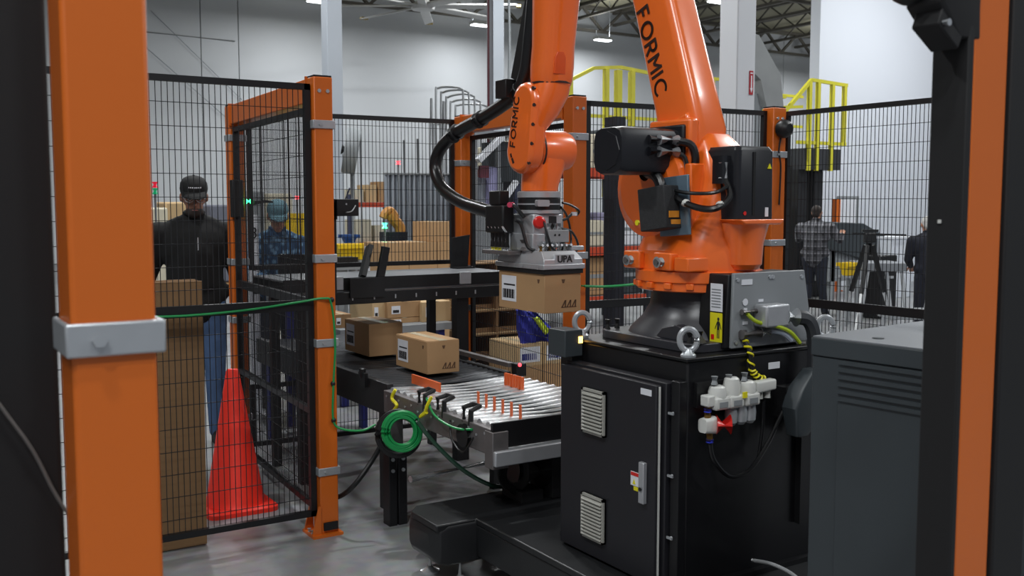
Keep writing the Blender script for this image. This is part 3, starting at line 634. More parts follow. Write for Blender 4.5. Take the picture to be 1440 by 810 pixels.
# ================================================================== ROBOT SKID, PEDESTAL, ENCLOSURE
t = thing('robot_skid', 'low black steel skid under the robot pedestal on levelling feet', 'machine base', (2.6, 3.2, 0))
SZ = .29
MB().prism([(2.20, 2.3), (3.75, 2.3), (3.75, 4.12), (2.06, 4.12), (2.00, 4.05), (2.00, 3.80), (2.20, 3.80)], 'z', SZ - .03, SZ).build('deck_plate', M_SKID, t, bevel=.006)
MB().bx(2.20, 2.26, 2.3, 3.80, SZ - .17, SZ - .03).build('side_beam', M_SKID, t, bevel=.004)
MB().bx(3.69, 3.75, 2.3, 3.79, SZ - .17, SZ - .03).build('side_beam', M_SKID, t, bevel=.004)
MB().path([((1.99, 3.95, SZ - .10), (0, 1, 0), (0, 0, 1), .10, .05, .03), ((2.02, 3.95, SZ - .10), (0, 1, 0), (0, 0, 1), .15, .085, .03), ((2.06, 3.95, SZ - .10), (0, 1, 0), (0, 0, 1), .155, .095, .02), ((3.74, 3.95, SZ - .10), (0, 1, 0), (0, 0, 1), .155, .095, .02)]).build('cross_member', M_SKID, t, bevel=.004)
for fx, fy in ((2.08, 4.02), (2.14, 3.84), (3.6, 3.95), (2.4, 2.4), (3.6, 2.4)):
    f = MB().cyl((fx, fy, .02), (fx, fy, SZ - .16), .010, n=10).build('foot_rod', M_CHROME, t)
    MB().lathe([(.045, 0), (.045, .008), (.02, .02), (.012, .028)], (fx, fy, 0), n=18).build('foot_pad', M_CHROME, f)
MB().bx(2.196, 2.202, 2.95, 3.06, SZ - .14, SZ - .08).build('bolt_pocket', M_BLACKM, t)
MB().cyl((2.19, 3.00, SZ - .115), (2.20, 3.00, SZ - .115), .012, n=8).build('bolt', M_STEEL, t)

PX0, PX1, PY0, PY1, PZ = 2.42, 3.24, 2.66, 3.38, 1.15
t = thing('robot_pedestal', 'tall glossy black steel pedestal carrying the orange robot', 'pedestal', (2.8, 3.0, SZ))
MB().bx(PX0, PX1, PY0, PY1, SZ, PZ - .012).build('pedestal_body', M_PED, t, bevel=.008)
MB().bx(PX0 - .008, PX1 + .008, PY0 - .008, PY1 + .008, PZ - .014, PZ).build('top_plate', M_PED, t, bevel=.004)
MB().bx(PX0 - .03, PX1 + .03, PY0 - .03, PY1 + .03, SZ, SZ + .02).build('base_flange', M_PED, t)
for k in range(3):
    x0, x1 = 2.98 + .07 * 0, 3.06
MB().bx(2.99, 3.0, PY0 - .03, PY0 - .002, .45, 1.0).build('cable_channel', M_BLACK, t)
MB().bx(3.10, 3.22, PY0 - .012, PY0 - .002, .55, .86).build('cover_plate', M_BLACK, t, bevel=.003)
def eyebolt(label, x, y, z=PZ):
    e = thing('eyebolt', label, 'eyebolt', (x, y, z), 'lifting eyebolts on the pedestal')
    nn = Vector((.53, .85, 0)); aa = Vector((.85, -.53, 0)); cc_ = Vector((0, 0, .062))
    MB().tube([cc_ + aa * (.032 * math.cos(2 * PI * j / 24)) + Vector((0, 0, 1)) * (.04 * math.sin(2 * PI * j / 24)) for j in range(24)], .0115, 8, closed=True).build('ring', M_STEEL, e, local=True)
    MB().lathe([(.028, 0), (.028, .008), (.016, .02), (.012, .03)], (0, 0, 0), n=16).build('shank', M_STEEL, e, local=True)
eyebolt('steel eyebolt at the near corner of the black pedestal', PX0 + .03, PY0 + .03)
eyebolt('steel eyebolt on the far left corner of the black pedestal', PX0 + .03, PY1 - .04, PZ)
eyebolt('steel eyebolt on the right corner of the pedestal, above the slate cabinet', PX1 - .06, PY0 + .03)
t = thing('indicator_box', 'small dark grey box with amber light beside the far left eyebolt', 'indicator', (PX0 - .08, PY1, PZ - .06))
q = P(780, 478, x=PX0 - .06); q1 = P(828, 446, x=PX0 - .06)
MB().bx(PX0 - .10, PX0 - .01, PY1 - .10, PY1 + .02, PZ - .07, PZ + .04).build('housing', M_SLATE, t, bevel=.004)
MB().bx(PX0 - .032, PX0 - .014, PY1 - .104, PY1 - .10, PZ - .015, PZ + .012).build('amber_light', M_AMBER, t)
MB().bx(PX0 - .05, PX0 + .0, PY1 - .08, PY1 + .0, PZ - .14, PZ - .07).build('bracket', M_BLACK, t)

DX = 2.335; DY0, DY1, DZ0, DZ1 = 2.73, 3.33, .30, 1.048
t = thing('control_enclosure', 'black electrical enclosure with two grey vents on the pedestal side', 'enclosure', (2.36, 3.0, SZ))
MB().bx(DX + .03, PX0 - .001, DY0 - .02, DY1 + .005, DZ0 - .008, DZ1 + .01).build('enclosure_body', M_DOOR, t, bevel=.004)
dr = MB().bx(DX, DX + .026, DY0, DY1, DZ0, DZ1).build('door', M_DOOR, t, bevel=.004)
MB().bx(DX + .012, DX + .019, DY0 - .004, DY0 + .001, DZ0, DZ1 - .005).build('door_seal', M_WHITEP, t)
MB().bx(DX + .045, PX0 - .002, PY0 - .004, DY0 - .03, DZ0, DZ1 + .02).build('mounting_strip', M_PED, t, bevel=.003)
for zz in (.95, .72, .49, .33): 
    w = MB().cyl((DX + .045, PY0 + .028, zz), (DX + .035, PY0 + .028, zz), .006, n=8).bx(DX + .032, DX + .038, PY0 + .014, PY0 + .042, zz - .004, zz + .004)
    w.build('wing_screw', M_STEEL, t)
def vent(v0):
    vt = MB().bx(DX - .012, DX + .001, 3.02, 3.165, v0, v0 + .175).build('vent', M_VENT, dr, bevel=.002)
    return vt
for v0 in (.80, .375):
    fr = MB().bx(DX - .007, DX + .001, 3.02, 3.165, v0, v0 + .178).bx(DX - .016, DX + .0, 3.02, 3.03, v0, v0 + .178).bx(DX - .016, DX, 3.155, 3.165, v0, v0 + .178).bx(DX - .016, DX, 3.02, 3.165, v0 + .168, v0 + .178).bx(DX - .016, DX, 3.02, 3.165, v0, v0 + .008).build('vent', M_VENT, dr)
    for k in range(11):
        z = v0 + .014 + k * .0142
        MB().prism([(DX - .006, z + .008), (DX - .022, z - .004), (DX - .022, z - .0005), (DX - .006, z + .0115)], 'y', 3.028, 3.157).build('vent_slat', M_VENT, t)
MB().bx(DX - .018, DX + .0, 2.775, 2.805, .60, .755).build('door_handle', M_ALU, dr, bevel=.003)
MB().cyl((DX - .022, 2.79, .655), (DX - .017, 2.79, .655), .008, n=10).build('lock', M_BLACK, dr)
sg = MB().bx(DX - .002, DX + .001, 2.808, 2.868, .652, .705).build('warning_sticker', M_PAPER, dr)
MB().bx(DX - .003, DX, 2.81, 2.866, .69, .703).build('red_band', M_RED, t)
MB().prism([(2.856, .658), (2.838, .658), (2.847, .678)], 'x', DX - .003, DX).build('yellow_triangle', M_YELP, t)
MB().bx(DX - .002, DX + .001, 2.825, 2.85, .635, .65).build('yellow_sticker', M_YELP, dr)
MB().bx(DX - .002, DX + .001, 2.755, 2.815, 1.005, 1.028).build('name_label', M_PAPER, dr)

# ================================================================== PALLETISING ROBOT
XR, YR = 2.80, 3.02
rb = thing('industrial_robot', 'large orange industrial robot arm on the black pedestal', 'robot', (XR, YR, PZ))
ft = MB().lathe([(.285, .03), (.27, .055), (.225, .10), (.195, .15), (.185, .22)], (XR, YR, PZ), n=36)
ft.build('foot', M_FOOT, rb)
fp = MB().path([((XR, YR, PZ), (1, 0, 0), (0, 1, 0), .30, .30, .08), ((XR, YR, PZ + .035), (1, 0, 0), (0, 1, 0), .30, .30, .08)], n=4).build('foot_plate', M_FOOT, rb, bevel=.004)
for sx in (-1, 1):
    for sy in (-1, 1):
        for o_ in (0, .05):
            MB().cyl((XR + sx * (.27 - o_), YR + sy * .25, PZ + .035), (XR + sx * (.27 - o_), YR + sy * .25, PZ + .075), .012, n=8).build('foot_bolt', M_BLACK, fp)
MB().prism([(YR - .30, PZ + .035), (YR - .05, PZ + .035), (YR - .09, PZ + .075), (YR - .17, PZ + .095), (YR - .25, PZ + .075)], 'x', XR - .27, XR - .225).build('foot_rib', M_FOOT, rb, bevel=.004)
MB().lathe([(.235, .21), (.247, .215), (.247, .245), (.255, .25), (.255, .29), (.235, .295)], (XR, YR, PZ), n=44).build('turntable', M_ROBOT, rb)
for k in range(18):
    a = 2 * PI * k / 18
    MB().box((XR + .252 * math.cos(a), YR + .252 * math.sin(a), PZ + .235), (.022, .03, .024), a).build('ring_lug', M_ROBOT, rb, bevel=.003)
cl = MB().path([((XR, YR, 1.435), (1, 0, 0), (0, 1, 0), .235, .235, .22), ((XR, YR, 1.52), (1, 0, 0), (0, 1, 0), .225, .23, .18), ((XR + .01, YR, 1.575), (1, 0, 0), (0, 1, 0), .19, .21, .12),
                ((XR + .02, YR - .02, 1.66), (1, 0, 0), (0, 1, 0), .15, .19, .07), ((XR + .02, YR - .04, 1.80), (1, 0, 0), (0, 1, 0), .125, .165, .05), ((XR + .02, YR - .02, 1.92), (1, 0, 0), (0, 1, 0), .10, .13, .05), ((XR + .02, YR, 1.98), (1, 0, 0), (0, 1, 0), .07, .09, .04)], n=6).build('column', M_ROBOT, rb)
MB().prism([(YR - .13, 1.56), (YR - .06, 1.56), (YR - .085, 1.86), (YR - .12, 1.86)], 'x', XR - .16, XR - .05).build('column_rib', M_ROBOT, rb, bevel=.006)
for yy in (3.15, 2.963):
    MB().bx(2.55, 2.70, yy - .055, yy + .045, 1.445, 1.515).build('lug', M_ROBOT, rb, bevel=.006)
    q = MB().cyl((2.552, yy, 1.478), (2.528, yy, 1.478), .022, n=16).build('lug_bolt', M_STEEL, rb)
    MB().cyl((2.53, yy, 1.478), (2.522, yy, 1.478), .013, n=12).build('bolt_head', M_ALUD, q)
MB().bx(2.56, 2.68, 2.82, 2.90, 1.445, 1.50).build('lug', M_ROBOT, rb, bevel=.006)
MB().cyl((2.80, 2.80, 1.55), (2.78, 2.765, 1.55), .026, n=14).build('plug', M_ROBOT, rb)
# A1 motor tower on the right
MB().prism([(2.735, 1.625), (2.925, 1.625), (2.95, 1.645), (2.71, 1.645)], 'y', 2.70, 2.935).build('motor_shelf', M_ROBOT, rb, bevel=.006)
MB().lathe([(.07, 0), (.085, .02), (.09, .10), (.105, .16), (.11, .18)], (2.83, 2.82, 1.45), n=28).build('motor_cone', M_ROBOT, rb)
mt = MB().path([((2.82, 2.83, 1.645), (1, 0, 0), (0, 1, 0), .10, .10, .022), ((2.82, 2.83, 1.905), (1, 0, 0), (0, 1, 0), .098, .098, .022), ((2.82, 2.83, 1.922), (1, 0, 0), (0, 1, 0), .088, .088, .02)], n=4).build('base_motor', M_MOTOR, rb)
MB().bx(2.80, 2.812, 2.7275, 2.733, 1.66, 1.90).build('motor_groove', M_BLACKM, mt)
MB().path([((2.705, 2.80, 1.78), (1, 0, 0), (0, 1, 0), .022, .032, .008), ((2.705, 2.80, 1.885), (1, 0, 0), (0, 1, 0), .022, .032, .008)]).build('connector_block', M_MOTOR, mt)
MB().cyl((2.70, 2.785, 1.80), (2.70, 2.785, 1.86), .02, n=14).build('connector_sleeve', M_ALU, mt)
MB().prism([(2.878, 1.838), (2.898, 1.838), (2.888, 1.858)], 'y', 2.7275, 2.731).build('warning_triangle', M_YELP, mt)
MB().bx(2.868, 2.884, 2.7275, 2.731, 1.655, 1.69).build('motor_label', M_PAPER, mt)
MB().cyl((2.76, 2.7275, 1.668), (2.76, 2.731, 1.668), .008, n=10).build('red_plug', M_RED, mt)
# A2 hub, motor and link arm
MB().lathe([(.150, 0), (.165, .01), (.195, .02), (.20, .035), (.20, .10), (.18, .12)], (2.60, 3.13, 1.765), (1, 0, 0), 40).build('shoulder_hub', M_ROBOT, rb)
MB().lathe([(.18, 0), (.19, .03), (.17, .10)], (2.93, 3.13, 1.765), (1, 0, 0), 36).build('shoulder_hub', M_ROBOT, rb)
def yz(y, z, dy, dz, ha, hb, r, x=XR):
    d = Vector((0, dy, dz)).normalized(); b = Vector((0, d.z, -d.y))
    return (Vector((x, y, z)), Vector((1, 0, 0)), b, ha, hb, r)
la = MB().path([yz(3.13, 1.62, 0, 1, .06, .08, .05), yz(3.13, 1.70, 0, 1, .08, .15, .05), yz(3.11, 1.82, -.1, 1, .09, .155, .05), yz(3.065, 1.98, .2, 1, .088, .128, .045), yz(3.11, 2.12, .36, 1, .085, .122, .042), yz(3.255, 2.54, .37, 1, .080, .118, .04), yz(3.48, 3.15, .37, 1, .078, .115, .04), yz(3.52, 3.26, .37, 1, .076, .11, .04)], n=4).build('link_arm', M_ROBOT, rb)
fz = lambda z: 3.255 + (z - 2.54) * .369
up_ = Vector((0, .369, 1)).normalized(); bk = Vector((0, -up_.z, up_.y))
for z0_ in (2.0,):
    MB().box((XR - .085, fz(2.03) - .02, 2.0), (.03, .14, .09), Matrix.Rotation(-.35, 3, 'X')).build('arm_boss', M_ROBOT, rb, bevel=.01)
    MB().cyl((XR - .105, fz(1.95) + .02, 1.965), (XR - .05, fz(1.95) + .02, 1.965), .045, n=20).build('arm_boss', M_ROBOT, rb)
stroke_text('FORMIC', M_TEXTB, la, Vector((XR - .0845, fz(2.335) + .050, 2.335)), -up_, bk, .074)
el = MB().cyl((2.60, 3.50, 3.20), (2.96, 3.50, 3.20), .17, n=32).build('elbow_hub', M_ROBOT, rb, bevel=.01)
MB().path([((2.78, 3.36, 3.24), (1, 0, 0), (0, 0, 1), .12, .14, .06), ((2.77, 3.70, 3.28), (1, 0, 0), (0, 0, 1), .13, .17, .07), ((2.75, 3.95, 3.26), (1, 0, 0), (0, 0, 1), .12, .16, .07), ((2.745, 4.03, 3.22), (1, 0, 0), (0, 0, 1), .09, .10, .06)], n=4).build('elbow_housing', M_ROBOT, rb)
MB().cyl((2.60, 3.62, 3.3), (2.35, 3.62, 3.3), .075, n=20).build('elbow_motor', M_MOTOR, rb)
XF = 2.745
fy = lambda z: 4.006 - (z - 2.289) * .103
MB().path([((XF, fy(z), z), (1, 0, 0), (0, 1, .103), a_, b_, c_) for z, a_, b_, c_ in ((2.275, .090, .090, .075), (2.30, .096, .096, .08), (2.36, .098, .098, .08), (2.45, .094, .096, .075), (2.70, .104, .104, .08), (3.20, .125, .125, .09))], n=5).build('forearm', M_ROBOT, rb)
MB().lathe([(.098, 0), (.099, .004), (.098, .010)], (XF, fy(2.28), 2.275), n=32).build('forearm_seam', M_TEXTB, rb)
pk = MB().path([((XF - .02, fy(2.315) - .0945, 2.315), (1, 0, 0), (0, 1, 0), .032, .006, .004), ((XF - .02, fy(2.39) - .0945, 2.39), (1, 0, 0), (0, 1, 0), .030, .006, .004), ((XF - .02, fy(2.415) - .093, 2.415), (1, 0, 0), (0, 1, 0), .018, .006, .004)]).build('forearm_pocket_shade', mat('robot_orange_shaded', (214, 80, 20), .4), rb)  # flat plate in darker orange, the shade of a recessed pocket as colour
# wrist fork
WZ = 1.965; WY = 4.095
MB().path([((XF, fy(2.28), 2.285), (1, 0, 0), (0, 1, 0), .092, .092, .08), ((XF - .015, 4.015, 2.22), (1, 0, 0), (0, 1, 0), .096, .095, .08), ((XF - .05, 4.04, 2.13), (1, 0, 0), (0, 1, 0), .085, .095, .07), ((XF - .085, 4.07, 2.05), (1, 0, 0), (0, 1, 0), .05, .095, .045), ((XF - .095, 4.09, 1.97), (1, 0, 0), (0, 1, 0), .035, .09, .03)], n=5).build('wrist_body', M_ROBOT, rb)
def stadium(y0_, z0_, r0, y1_, z1_, r1, n=14):
    o = []
    for k in range(n + 1): a = PI + PI * k / n; o.append((y0_ + r0 * math.cos(a), z0_ + r0 * math.sin(a)))
    for k in range(n + 1): a = PI * k / n; o.append((y1_ + r1 * math.cos(a), z1_ + r1 * math.sin(a)))
    return o
fk = MB().prism(stadium(WY, WZ, .115, 4.055, 2.185, .10), 'x', 2.612, 2.70).build('wrist_fork', M_ROBOT, rb, bevel=.022)
stroke_text('FORMIC', M_TEXTB, fk, (2.6105, WY + .028, 2.10), (0, -.17, 1), (0, 1, .17), .046)
MB().prism([(WY + .03, 1.905), (WY + .045, 1.90), (WY + .058, 1.925), (WY + .045, 1.93)], 'x', 2.610, 2.613).build('emblem', M_TEXTB, rb)
MB().prism([(WY + .05, 1.932), (WY + .062, 1.93), (WY + .070, 1.948), (WY + .058, 1.952)], 'x', 2.610, 2.613).build('emblem', M_TEXTB, rb)
for zz, yy in ((2.25, 3.975), (2.17, 3.965), (2.08, 3.975), (1.99, 3.985), (1.90, 4.01)):
    MB().cyl((2.632, yy + .005, zz), (2.618, yy - .002, zz), .009, n=8).build('wrist_screw', M_TEXTB, rb)
MB().lathe([(.10, 0), (.106, .01), (.106, .014), (.095, .018), (.098, .05), (.10, .17), (.09, .20), (.06, .21)], (2.70, WY, WZ), (1, 0, 0), 32).build('wrist_joint', M_ROBOT, rb)
MB().lathe([(.107, 0), (.108, .004), (.107, .008)], (2.705, WY, WZ), (1, 0, 0), 32).build('joint_seam', M_TEXTB, rb)
MB().path([((2.78, WY, 1.96), (1, 0, 0), (0, 1, 0), .09, .09, .05), ((2.765, 4.10, 1.88), (1, 0, 0), (0, 1, 0), .092, .092, .06), ((2.75, 4.108, 1.80), (1, 0, 0), (0, 1, 0), .09, .09, .08), ((2.748, 4.11, 1.768), (1, 0, 0), (0, 1, 0), .088, .088, .08)], n=6).build('wrist_hand', M_ROBOT, rb)
# A2 motor
m2 = MB().path([((2.69, 3.08, 1.908), (0, 1, 0), (0, 0, 1), .088, .088, .03), ((2.40, 3.08, 1.908), (0, 1, 0), (0, 0, 1), .092, .092, .037), ((2.375, 3.08, 1.908), (0, 1, 0), (0, 0, 1), .087, .087, .045)], n=2).build('shoulder_motor', M_MOTOR, rb)
MB().lathe([(.075, 0), (.078, .006)], (2.372, 3.08, 1.908), (1, 0, 0), 8).build('motor_cap', M_MOTOR, m2)
MB().bx(2.665, 2.71, 2.975, 3.185, 1.80, 2.015).build('motor_flange', M_MOTOR, rb, bevel=.008)
MB().bx(2.68, 2.73, 2.95, 3.20, 1.78, 2.04).build('motor_mount', M_ROBOT, rb, bevel=.012)
for zz in (1.95, 1.905):
    s = MB().cyl((2.50, 2.985, zz), (2.60, 2.975, zz), .018, n=14).build('connector', M_MOTOR, m2)
    MB().cyl((2.545, 2.978, zz), (2.635, 2.972, zz), .0215, n=14).build('connector_sleeve', M_ALU, rb)
MB().bx(2.662, 2.668, 2.985, 3.0, 1.90, 1.915).build('red_plug', M_RED, rb)
MB().tube(catmull([(2.62, 2.972, 1.95), (2.68, 2.94, 1.93), (2.69, 2.93, 1.86), (2.66, 2.95, 1.79), (2.60, 3.0, 1.765)]), .016, 8).build('motor_cable', M_RUBBER, rb)
MB().tube(catmull([(2.62, 2.972, 1.905), (2.655, 2.95, 1.88), (2.65, 2.94, 1.80), (2.60, 2.98, 1.76)]), .010, 8).build('motor_cable', M_RUBBER, rb)
MB().tube(catmull([(2.58, 2.98, 1.76), (2.58, 2.84, 1.70), (2.62, 2.75, 1.685), (2.69, 2.74, 1.73), (2.70, 2.78, 1.80)]), .013, 8).build('motor_cable', M_RUBBER, rb)
MB().tube(catmull([(2.58, 2.98, 1.765), (2.58, 2.85, 1.745), (2.63, 2.76, 1.745), (2.69, 2.75, 1.77)]), .007, 8).build('motor_cable', M_RUBBER, rb)
for yy, zz in ((2.86, 1.707), (2.745, 1.70)): MB().ell((2.60 + (.05 if yy < 2.8 else -.02), yy, zz), (.017, .02, .015), 8, 6).build('cable_tag', M_WHITEP, rb)
# black cable sleeve ring and junction box on grey plate
pts = [(2.57, 3.06 + .075 * math.cos(a), 1.74 + .085 * math.sin(a)) for a in [R(k) for k in range(60, 260, 20)]]
MB().tube(pts, .022, 10).build('cable_sleeve', M_RUBBER, rb)
MB().box((2.60, 2.945, 1.695), (.012, .17, .23), Matrix.Rotation(R(-4), 3, 'X')).build('grey_plate', M_BLUEGREY, rb, bevel=.003)
jb = MB().box((2.55, 2.97, 1.685), (.10, .135, .165), Matrix.Rotation(R(-8), 3, 'X') @ Matrix.Rotation(R(8), 3, 'Z')).build('junction_box', mat('textured_black', (40, 40, 42), .8, noise=.5, scale=60, bump=.3), rb, bevel=.004)
for k, zz in enumerate((1.665, 1.632)): MB().box((2.552 + .012 * k, 2.893 + .004 * k, zz), (.055, .004, .025), Matrix.Rotation(R(8), 3, 'Z')).build('orange_sticker', mat('orange_sticker', (220, 140, 40), .5), rb)
MB().cyl((2.497, 3.04, 1.63), (2.49, 3.04, 1.63), .011, n=10).build('yellow_cap', M_YELP, rb)

# dress pack hose from the forearm to the gripper
XH = 2.60
hp = [P(760, -60, x=2.70), P(752, -10, x=2.70), P(746, 50, x=2.70), P(740, 100, x=2.70), P(728, 130, x=2.70), P(705, 149, x=2.70), P(675, 168, x=2.70), P(640, 188, x=2.70), P(618, 212, x=2.70), P(612, 238, x=2.69), P(622, 264, x=2.68), P(648, 284, x=2.67), P(680, 295, x=2.66), P(708, 303, x=2.65)]
hz = thing('dress_pack_hose', 'thick black corrugated robot hose looping out to the left of the wrist', 'hose', hp[0])
MB().tube(catmull(hp, 8), .035, 14).build('hose', M_RUBBER, hz)
def ring_at(i, r, l, nm):
    d = (hp[i + 1] - hp[i - 1]).normalized(); MB().cyl(hp[i] - d * l, hp[i] + d * l, r, n=18).build(nm, M_BLACK, hz, bevel=.004)
ring_at(6, .046, .024, 'hose_clamp'); ring_at(7, .048, .03, 'hose_clamp'); ring_at(4, .044, .03, 'hose_clamp')
MB().box(hp[4] + Vector((-.03, .06, .02)), (.07, .10, .09)).build('clamp_bracket', M_BLACK, hz, bevel=.004)
MB().bar(hp[4] + Vector((0, -.01, .06)), hp[0] + Vector((0, -.01, 0)), .05, .075, (0, 1, 0)).build('guide_channel', M_BLACKM, hz)

# ================================================================== GRIPPER
GX, GY = 2.748, 4.112
gr = thing('vacuum_gripper', 'aluminium vacuum gripper with red button and black air fittings under the robot wrist', 'gripper', (GX, GY, 1.76))
MB().lathe([(.10, 0), (.108, .004), (.108, .03), (.10, .034)], (GX, GY, 1.732), n=36).build('tool_flange', M_ALU, gr)
MB().lathe([(.105, 0), (.106, .056)], (GX, GY, 1.675), n=36).build('tool_changer', M_BLACK, gr)
MB().lathe([(.108, 0), (.108, .007)], (GX, GY, 1.70), n=36).build('changer_ring', M_ALU, gr)
MB().lathe([(.10, 0), (.109, .004), (.109, .018), (.10, .022)], (GX, GY, 1.655), n=36).build('lower_flange', M_ALU, gr)
MB().path([((GX - .05, GY - .115, 1.708), (1, 0, 0), (0, 0, 1), .035, .016, .008), ((GX - .05, GY - .09, 1.708), (1, 0, 0), (0, 0, 1), .035, .016, .008)]).build('pin_cover', M_ALU, gr)
MB().bx(GX - .09, GX + .085, GY - .085, GY + .10, 1.54, 1.656).build('manifold', M_ALU, gr, bevel=.008)
MB().bx(GX - .02, GX + .105, GY - .11, GY + .02, 1.515, 1.578).build('valve_block', M_GREYP, gr, bevel=.004)
MB().bx(GX - .105, GX - .03, GY - .10, GY + .10, 1.475, 1.56).build('valve_block', M_ALU, gr, bevel=.004)
for s in (.02, .045): MB().cyl((GX + s, GY - .112, 1.553), (GX + s, GY - .108, 1.553), .006, n=8).build('port', M_BLACK, gr)
e = MB().lathe([(.02, 0), (.031, .004), (.031, .018), (.022, .028)], (GX - .06, GY - .088, 1.615), (-.4, -.9, 0), 20).build('red_button', M_RED, gr)
MB().lathe([(.033, 0), (.033, .006)], (GX - .06, GY - .087, 1.615), (-.4, -.9, 0), 20).build('button_collar', M_PAPER, e)
MB().bx(GX + .0, GX + .045, GY - .09, GY - .05, 1.575, 1.645).build('solenoid', M_BLACK, gr, bevel=.004)
for k in range(3): MB().cyl((GX - .0 + .03 * k, GY - .09, 1.578), (GX - .0 + .03 * k, GY - .09, 1.61), .012, n=10).build('fitting', M_ALU, gr)
mpl = MB().path([((GX, GY, 1.416), (1, 0, 0), (0, 1, 0), .115, .214, .006), ((GX, GY, 1.440), (1, 0, 0), (0, 1, 0), .113, .212, .006), ((GX, GY, 1.478), (1, 0, 0), (0, 1, 0), .098, .17, .006)]).build('vacuum_housing', M_ALU, gr, bevel=.003)
MB().bx(GX - .122, GX + .122, GY - .222, GY + .222, 1.392, 1.417).build('suction_plate', M_ALU, gr, bevel=.004)
MB().bx(GX - .05, GX + .06, GY - .2155, GY - .20, 1.418, 1.462).build('name_plate', M_ALU, gr)
for k in range(6): MB().cyl((GX - .12, GY - .18 + .07 * k, 1.4045), (GX - .1245, GY - .18 + .07 * k, 1.4045), .006, n=8).build('plate_screw', M_STEEL, gr)
for k in range(7):
    x = GX - .085 + .028 * k; zb_ = 1.478
    MB().cyl((x, GY - .13, zb_), (x, GY - .13, zb_ + .03 + .01 * (k % 2)), .011, n=8).build('fitting', (M_STEEL, M_CHROME, M_BLACK)[k % 3], gr)
    MB().cyl((x, GY - .13, zb_ + .02), (x, GY - .16, zb_ + .028), .007, n=8).build('fitting_elbow', M_CHROME, gr)
MB().cyl((GX - .095, GY - .02, 1.478), (GX - .095, GY - .02, 1.53), .028, n=16).build('filter', M_ALUD, gr)
MB().bx(GX + .085, GX + .16, GY - .16, GY - .12, 1.478, 1.50).build('side_fitting', M_STEEL, gr, bevel=.004)
MB().bx(GX - .114, GX + .114, GY - .214, GY + .214, 1.3705, 1.392).build('foam_pad', M_BLACKM, gr)
text('UPA', 'lettering', M_INK, mpl, (GX + .004, GY - .217, 1.440), (1, 0, 0), (0, 0, 1), .046, 1.0, bold=.001)
for k in range(10): MB().cyl((GX - .09 + .02 * k, GY - .15 + .012 * ((k * 5) % 7), 1.475), (GX - .09 + .02 * k, GY - .15 + .012 * ((k * 5) % 7), 1.50 + .012 * (k % 3)), .010, n=8).build('fitting', M_STEEL if k % 3 else M_BRASS, gr)
# black air distributor at the left
MB().bx(GX - .17, GX - .10, GY + .07, GY + .24, 1.56, 1.70).build('air_distributor', M_BLACK, gr, bevel=.01)
MB().bx(GX - .17, GX - .11, GY + .1, GY + .2, 1.70, 1.77).build('sensor_block', M_BLACK, gr, bevel=.006)
MB().cyl((GX - .13, GY + .04, 1.70), (GX - .16, GY + .02, 1.70), .014, n=10).build('pink_plug', mat('pink_plug', (190, 60, 90), .4), gr)
for k in range(5):
    yy = GY + .06 + .034 * k
    MB().cyl((GX - .15, yy, 1.49), (GX - .15, yy, 1.565), .014, n=10).build('air_cylinder', M_BLACK, gr)
    MB().tube(catmull([(GX - .15, yy, 1.56), (GX - .165, yy + .01, 1.585), (GX - .16, yy + .03, 1.60)]), .006, 6).build('silver_elbow', M_CHROME, gr)
    MB().cyl((GX - .15, yy, 1.472), (GX - .15, yy, 1.488), .013, n=8).build('yellow_tip', M_YELP if k > 1 else M_ALU, gr)
MB().bx(GX - .18, GX - .10, GY - .0, GY + .25, 1.455, 1.475).build('fitting_plate', M_ALUD, gr, bevel=.003)
M_SPOT = mat('cable_banded', (26, 26, 28), .35, noise=.3, scale=60)
for pts, r in (([(GX + .07, GY - .10, 1.71), (GX + .13, GY - .08, 1.70), (GX + .20, GY - .06, 1.67), (GX + .19, GY - .05, 1.645)], .006), ([(GX + .08, GY - .07, 1.69), (GX + .13, GY - .05, 1.65), (GX + .16, GY - .04, 1.58), (GX + .15, GY - .06, 1.50), (GX + .10, GY - .08, 1.46)], .006),
               ([(GX + .06, GY - .06, 1.62), (GX + .12, GY - .06, 1.63), (GX + .17, GY - .05, 1.66)], .007), ([(GX + .06, GY - .09, 1.585), (GX + .13, GY - .09, 1.57), (GX + .20, GY - .05, 1.51), (GX + .21, GY - .03, 1.47), (GX + .15, GY - .05, 1.44)], .006),
               ([(GX - .06, GY - .13, 1.62), (GX - .05, GY - .15, 1.55), (GX - .03, GY - .15, 1.50), (GX + .0, GY - .14, 1.48)], .006), ([(GX - .10, GY + .05, 1.62), (GX - .13, GY - .04, 1.60), (GX - .12, GY - .08, 1.50), (GX - .09, GY - .1, 1.48)], .009), ([(GX - .12, GY + .12, 1.68), (GX - .14, GY + .02, 1.70), (GX - .12, GY - .05, 1.64)], .009)):
    MB().tube(catmull(pts), r, 6).build('gripper_cable', M_SPOT, gr)
MB().box((GX + .175, GY - .055, 1.655), (.03, .02, .018), .5).build('white_plug', M_PAPER, gr)
MB().box((GX + .195, GY - .055, 1.672), (.016, .01, .02), .5).build('brass_plug', M_BRASS, gr)

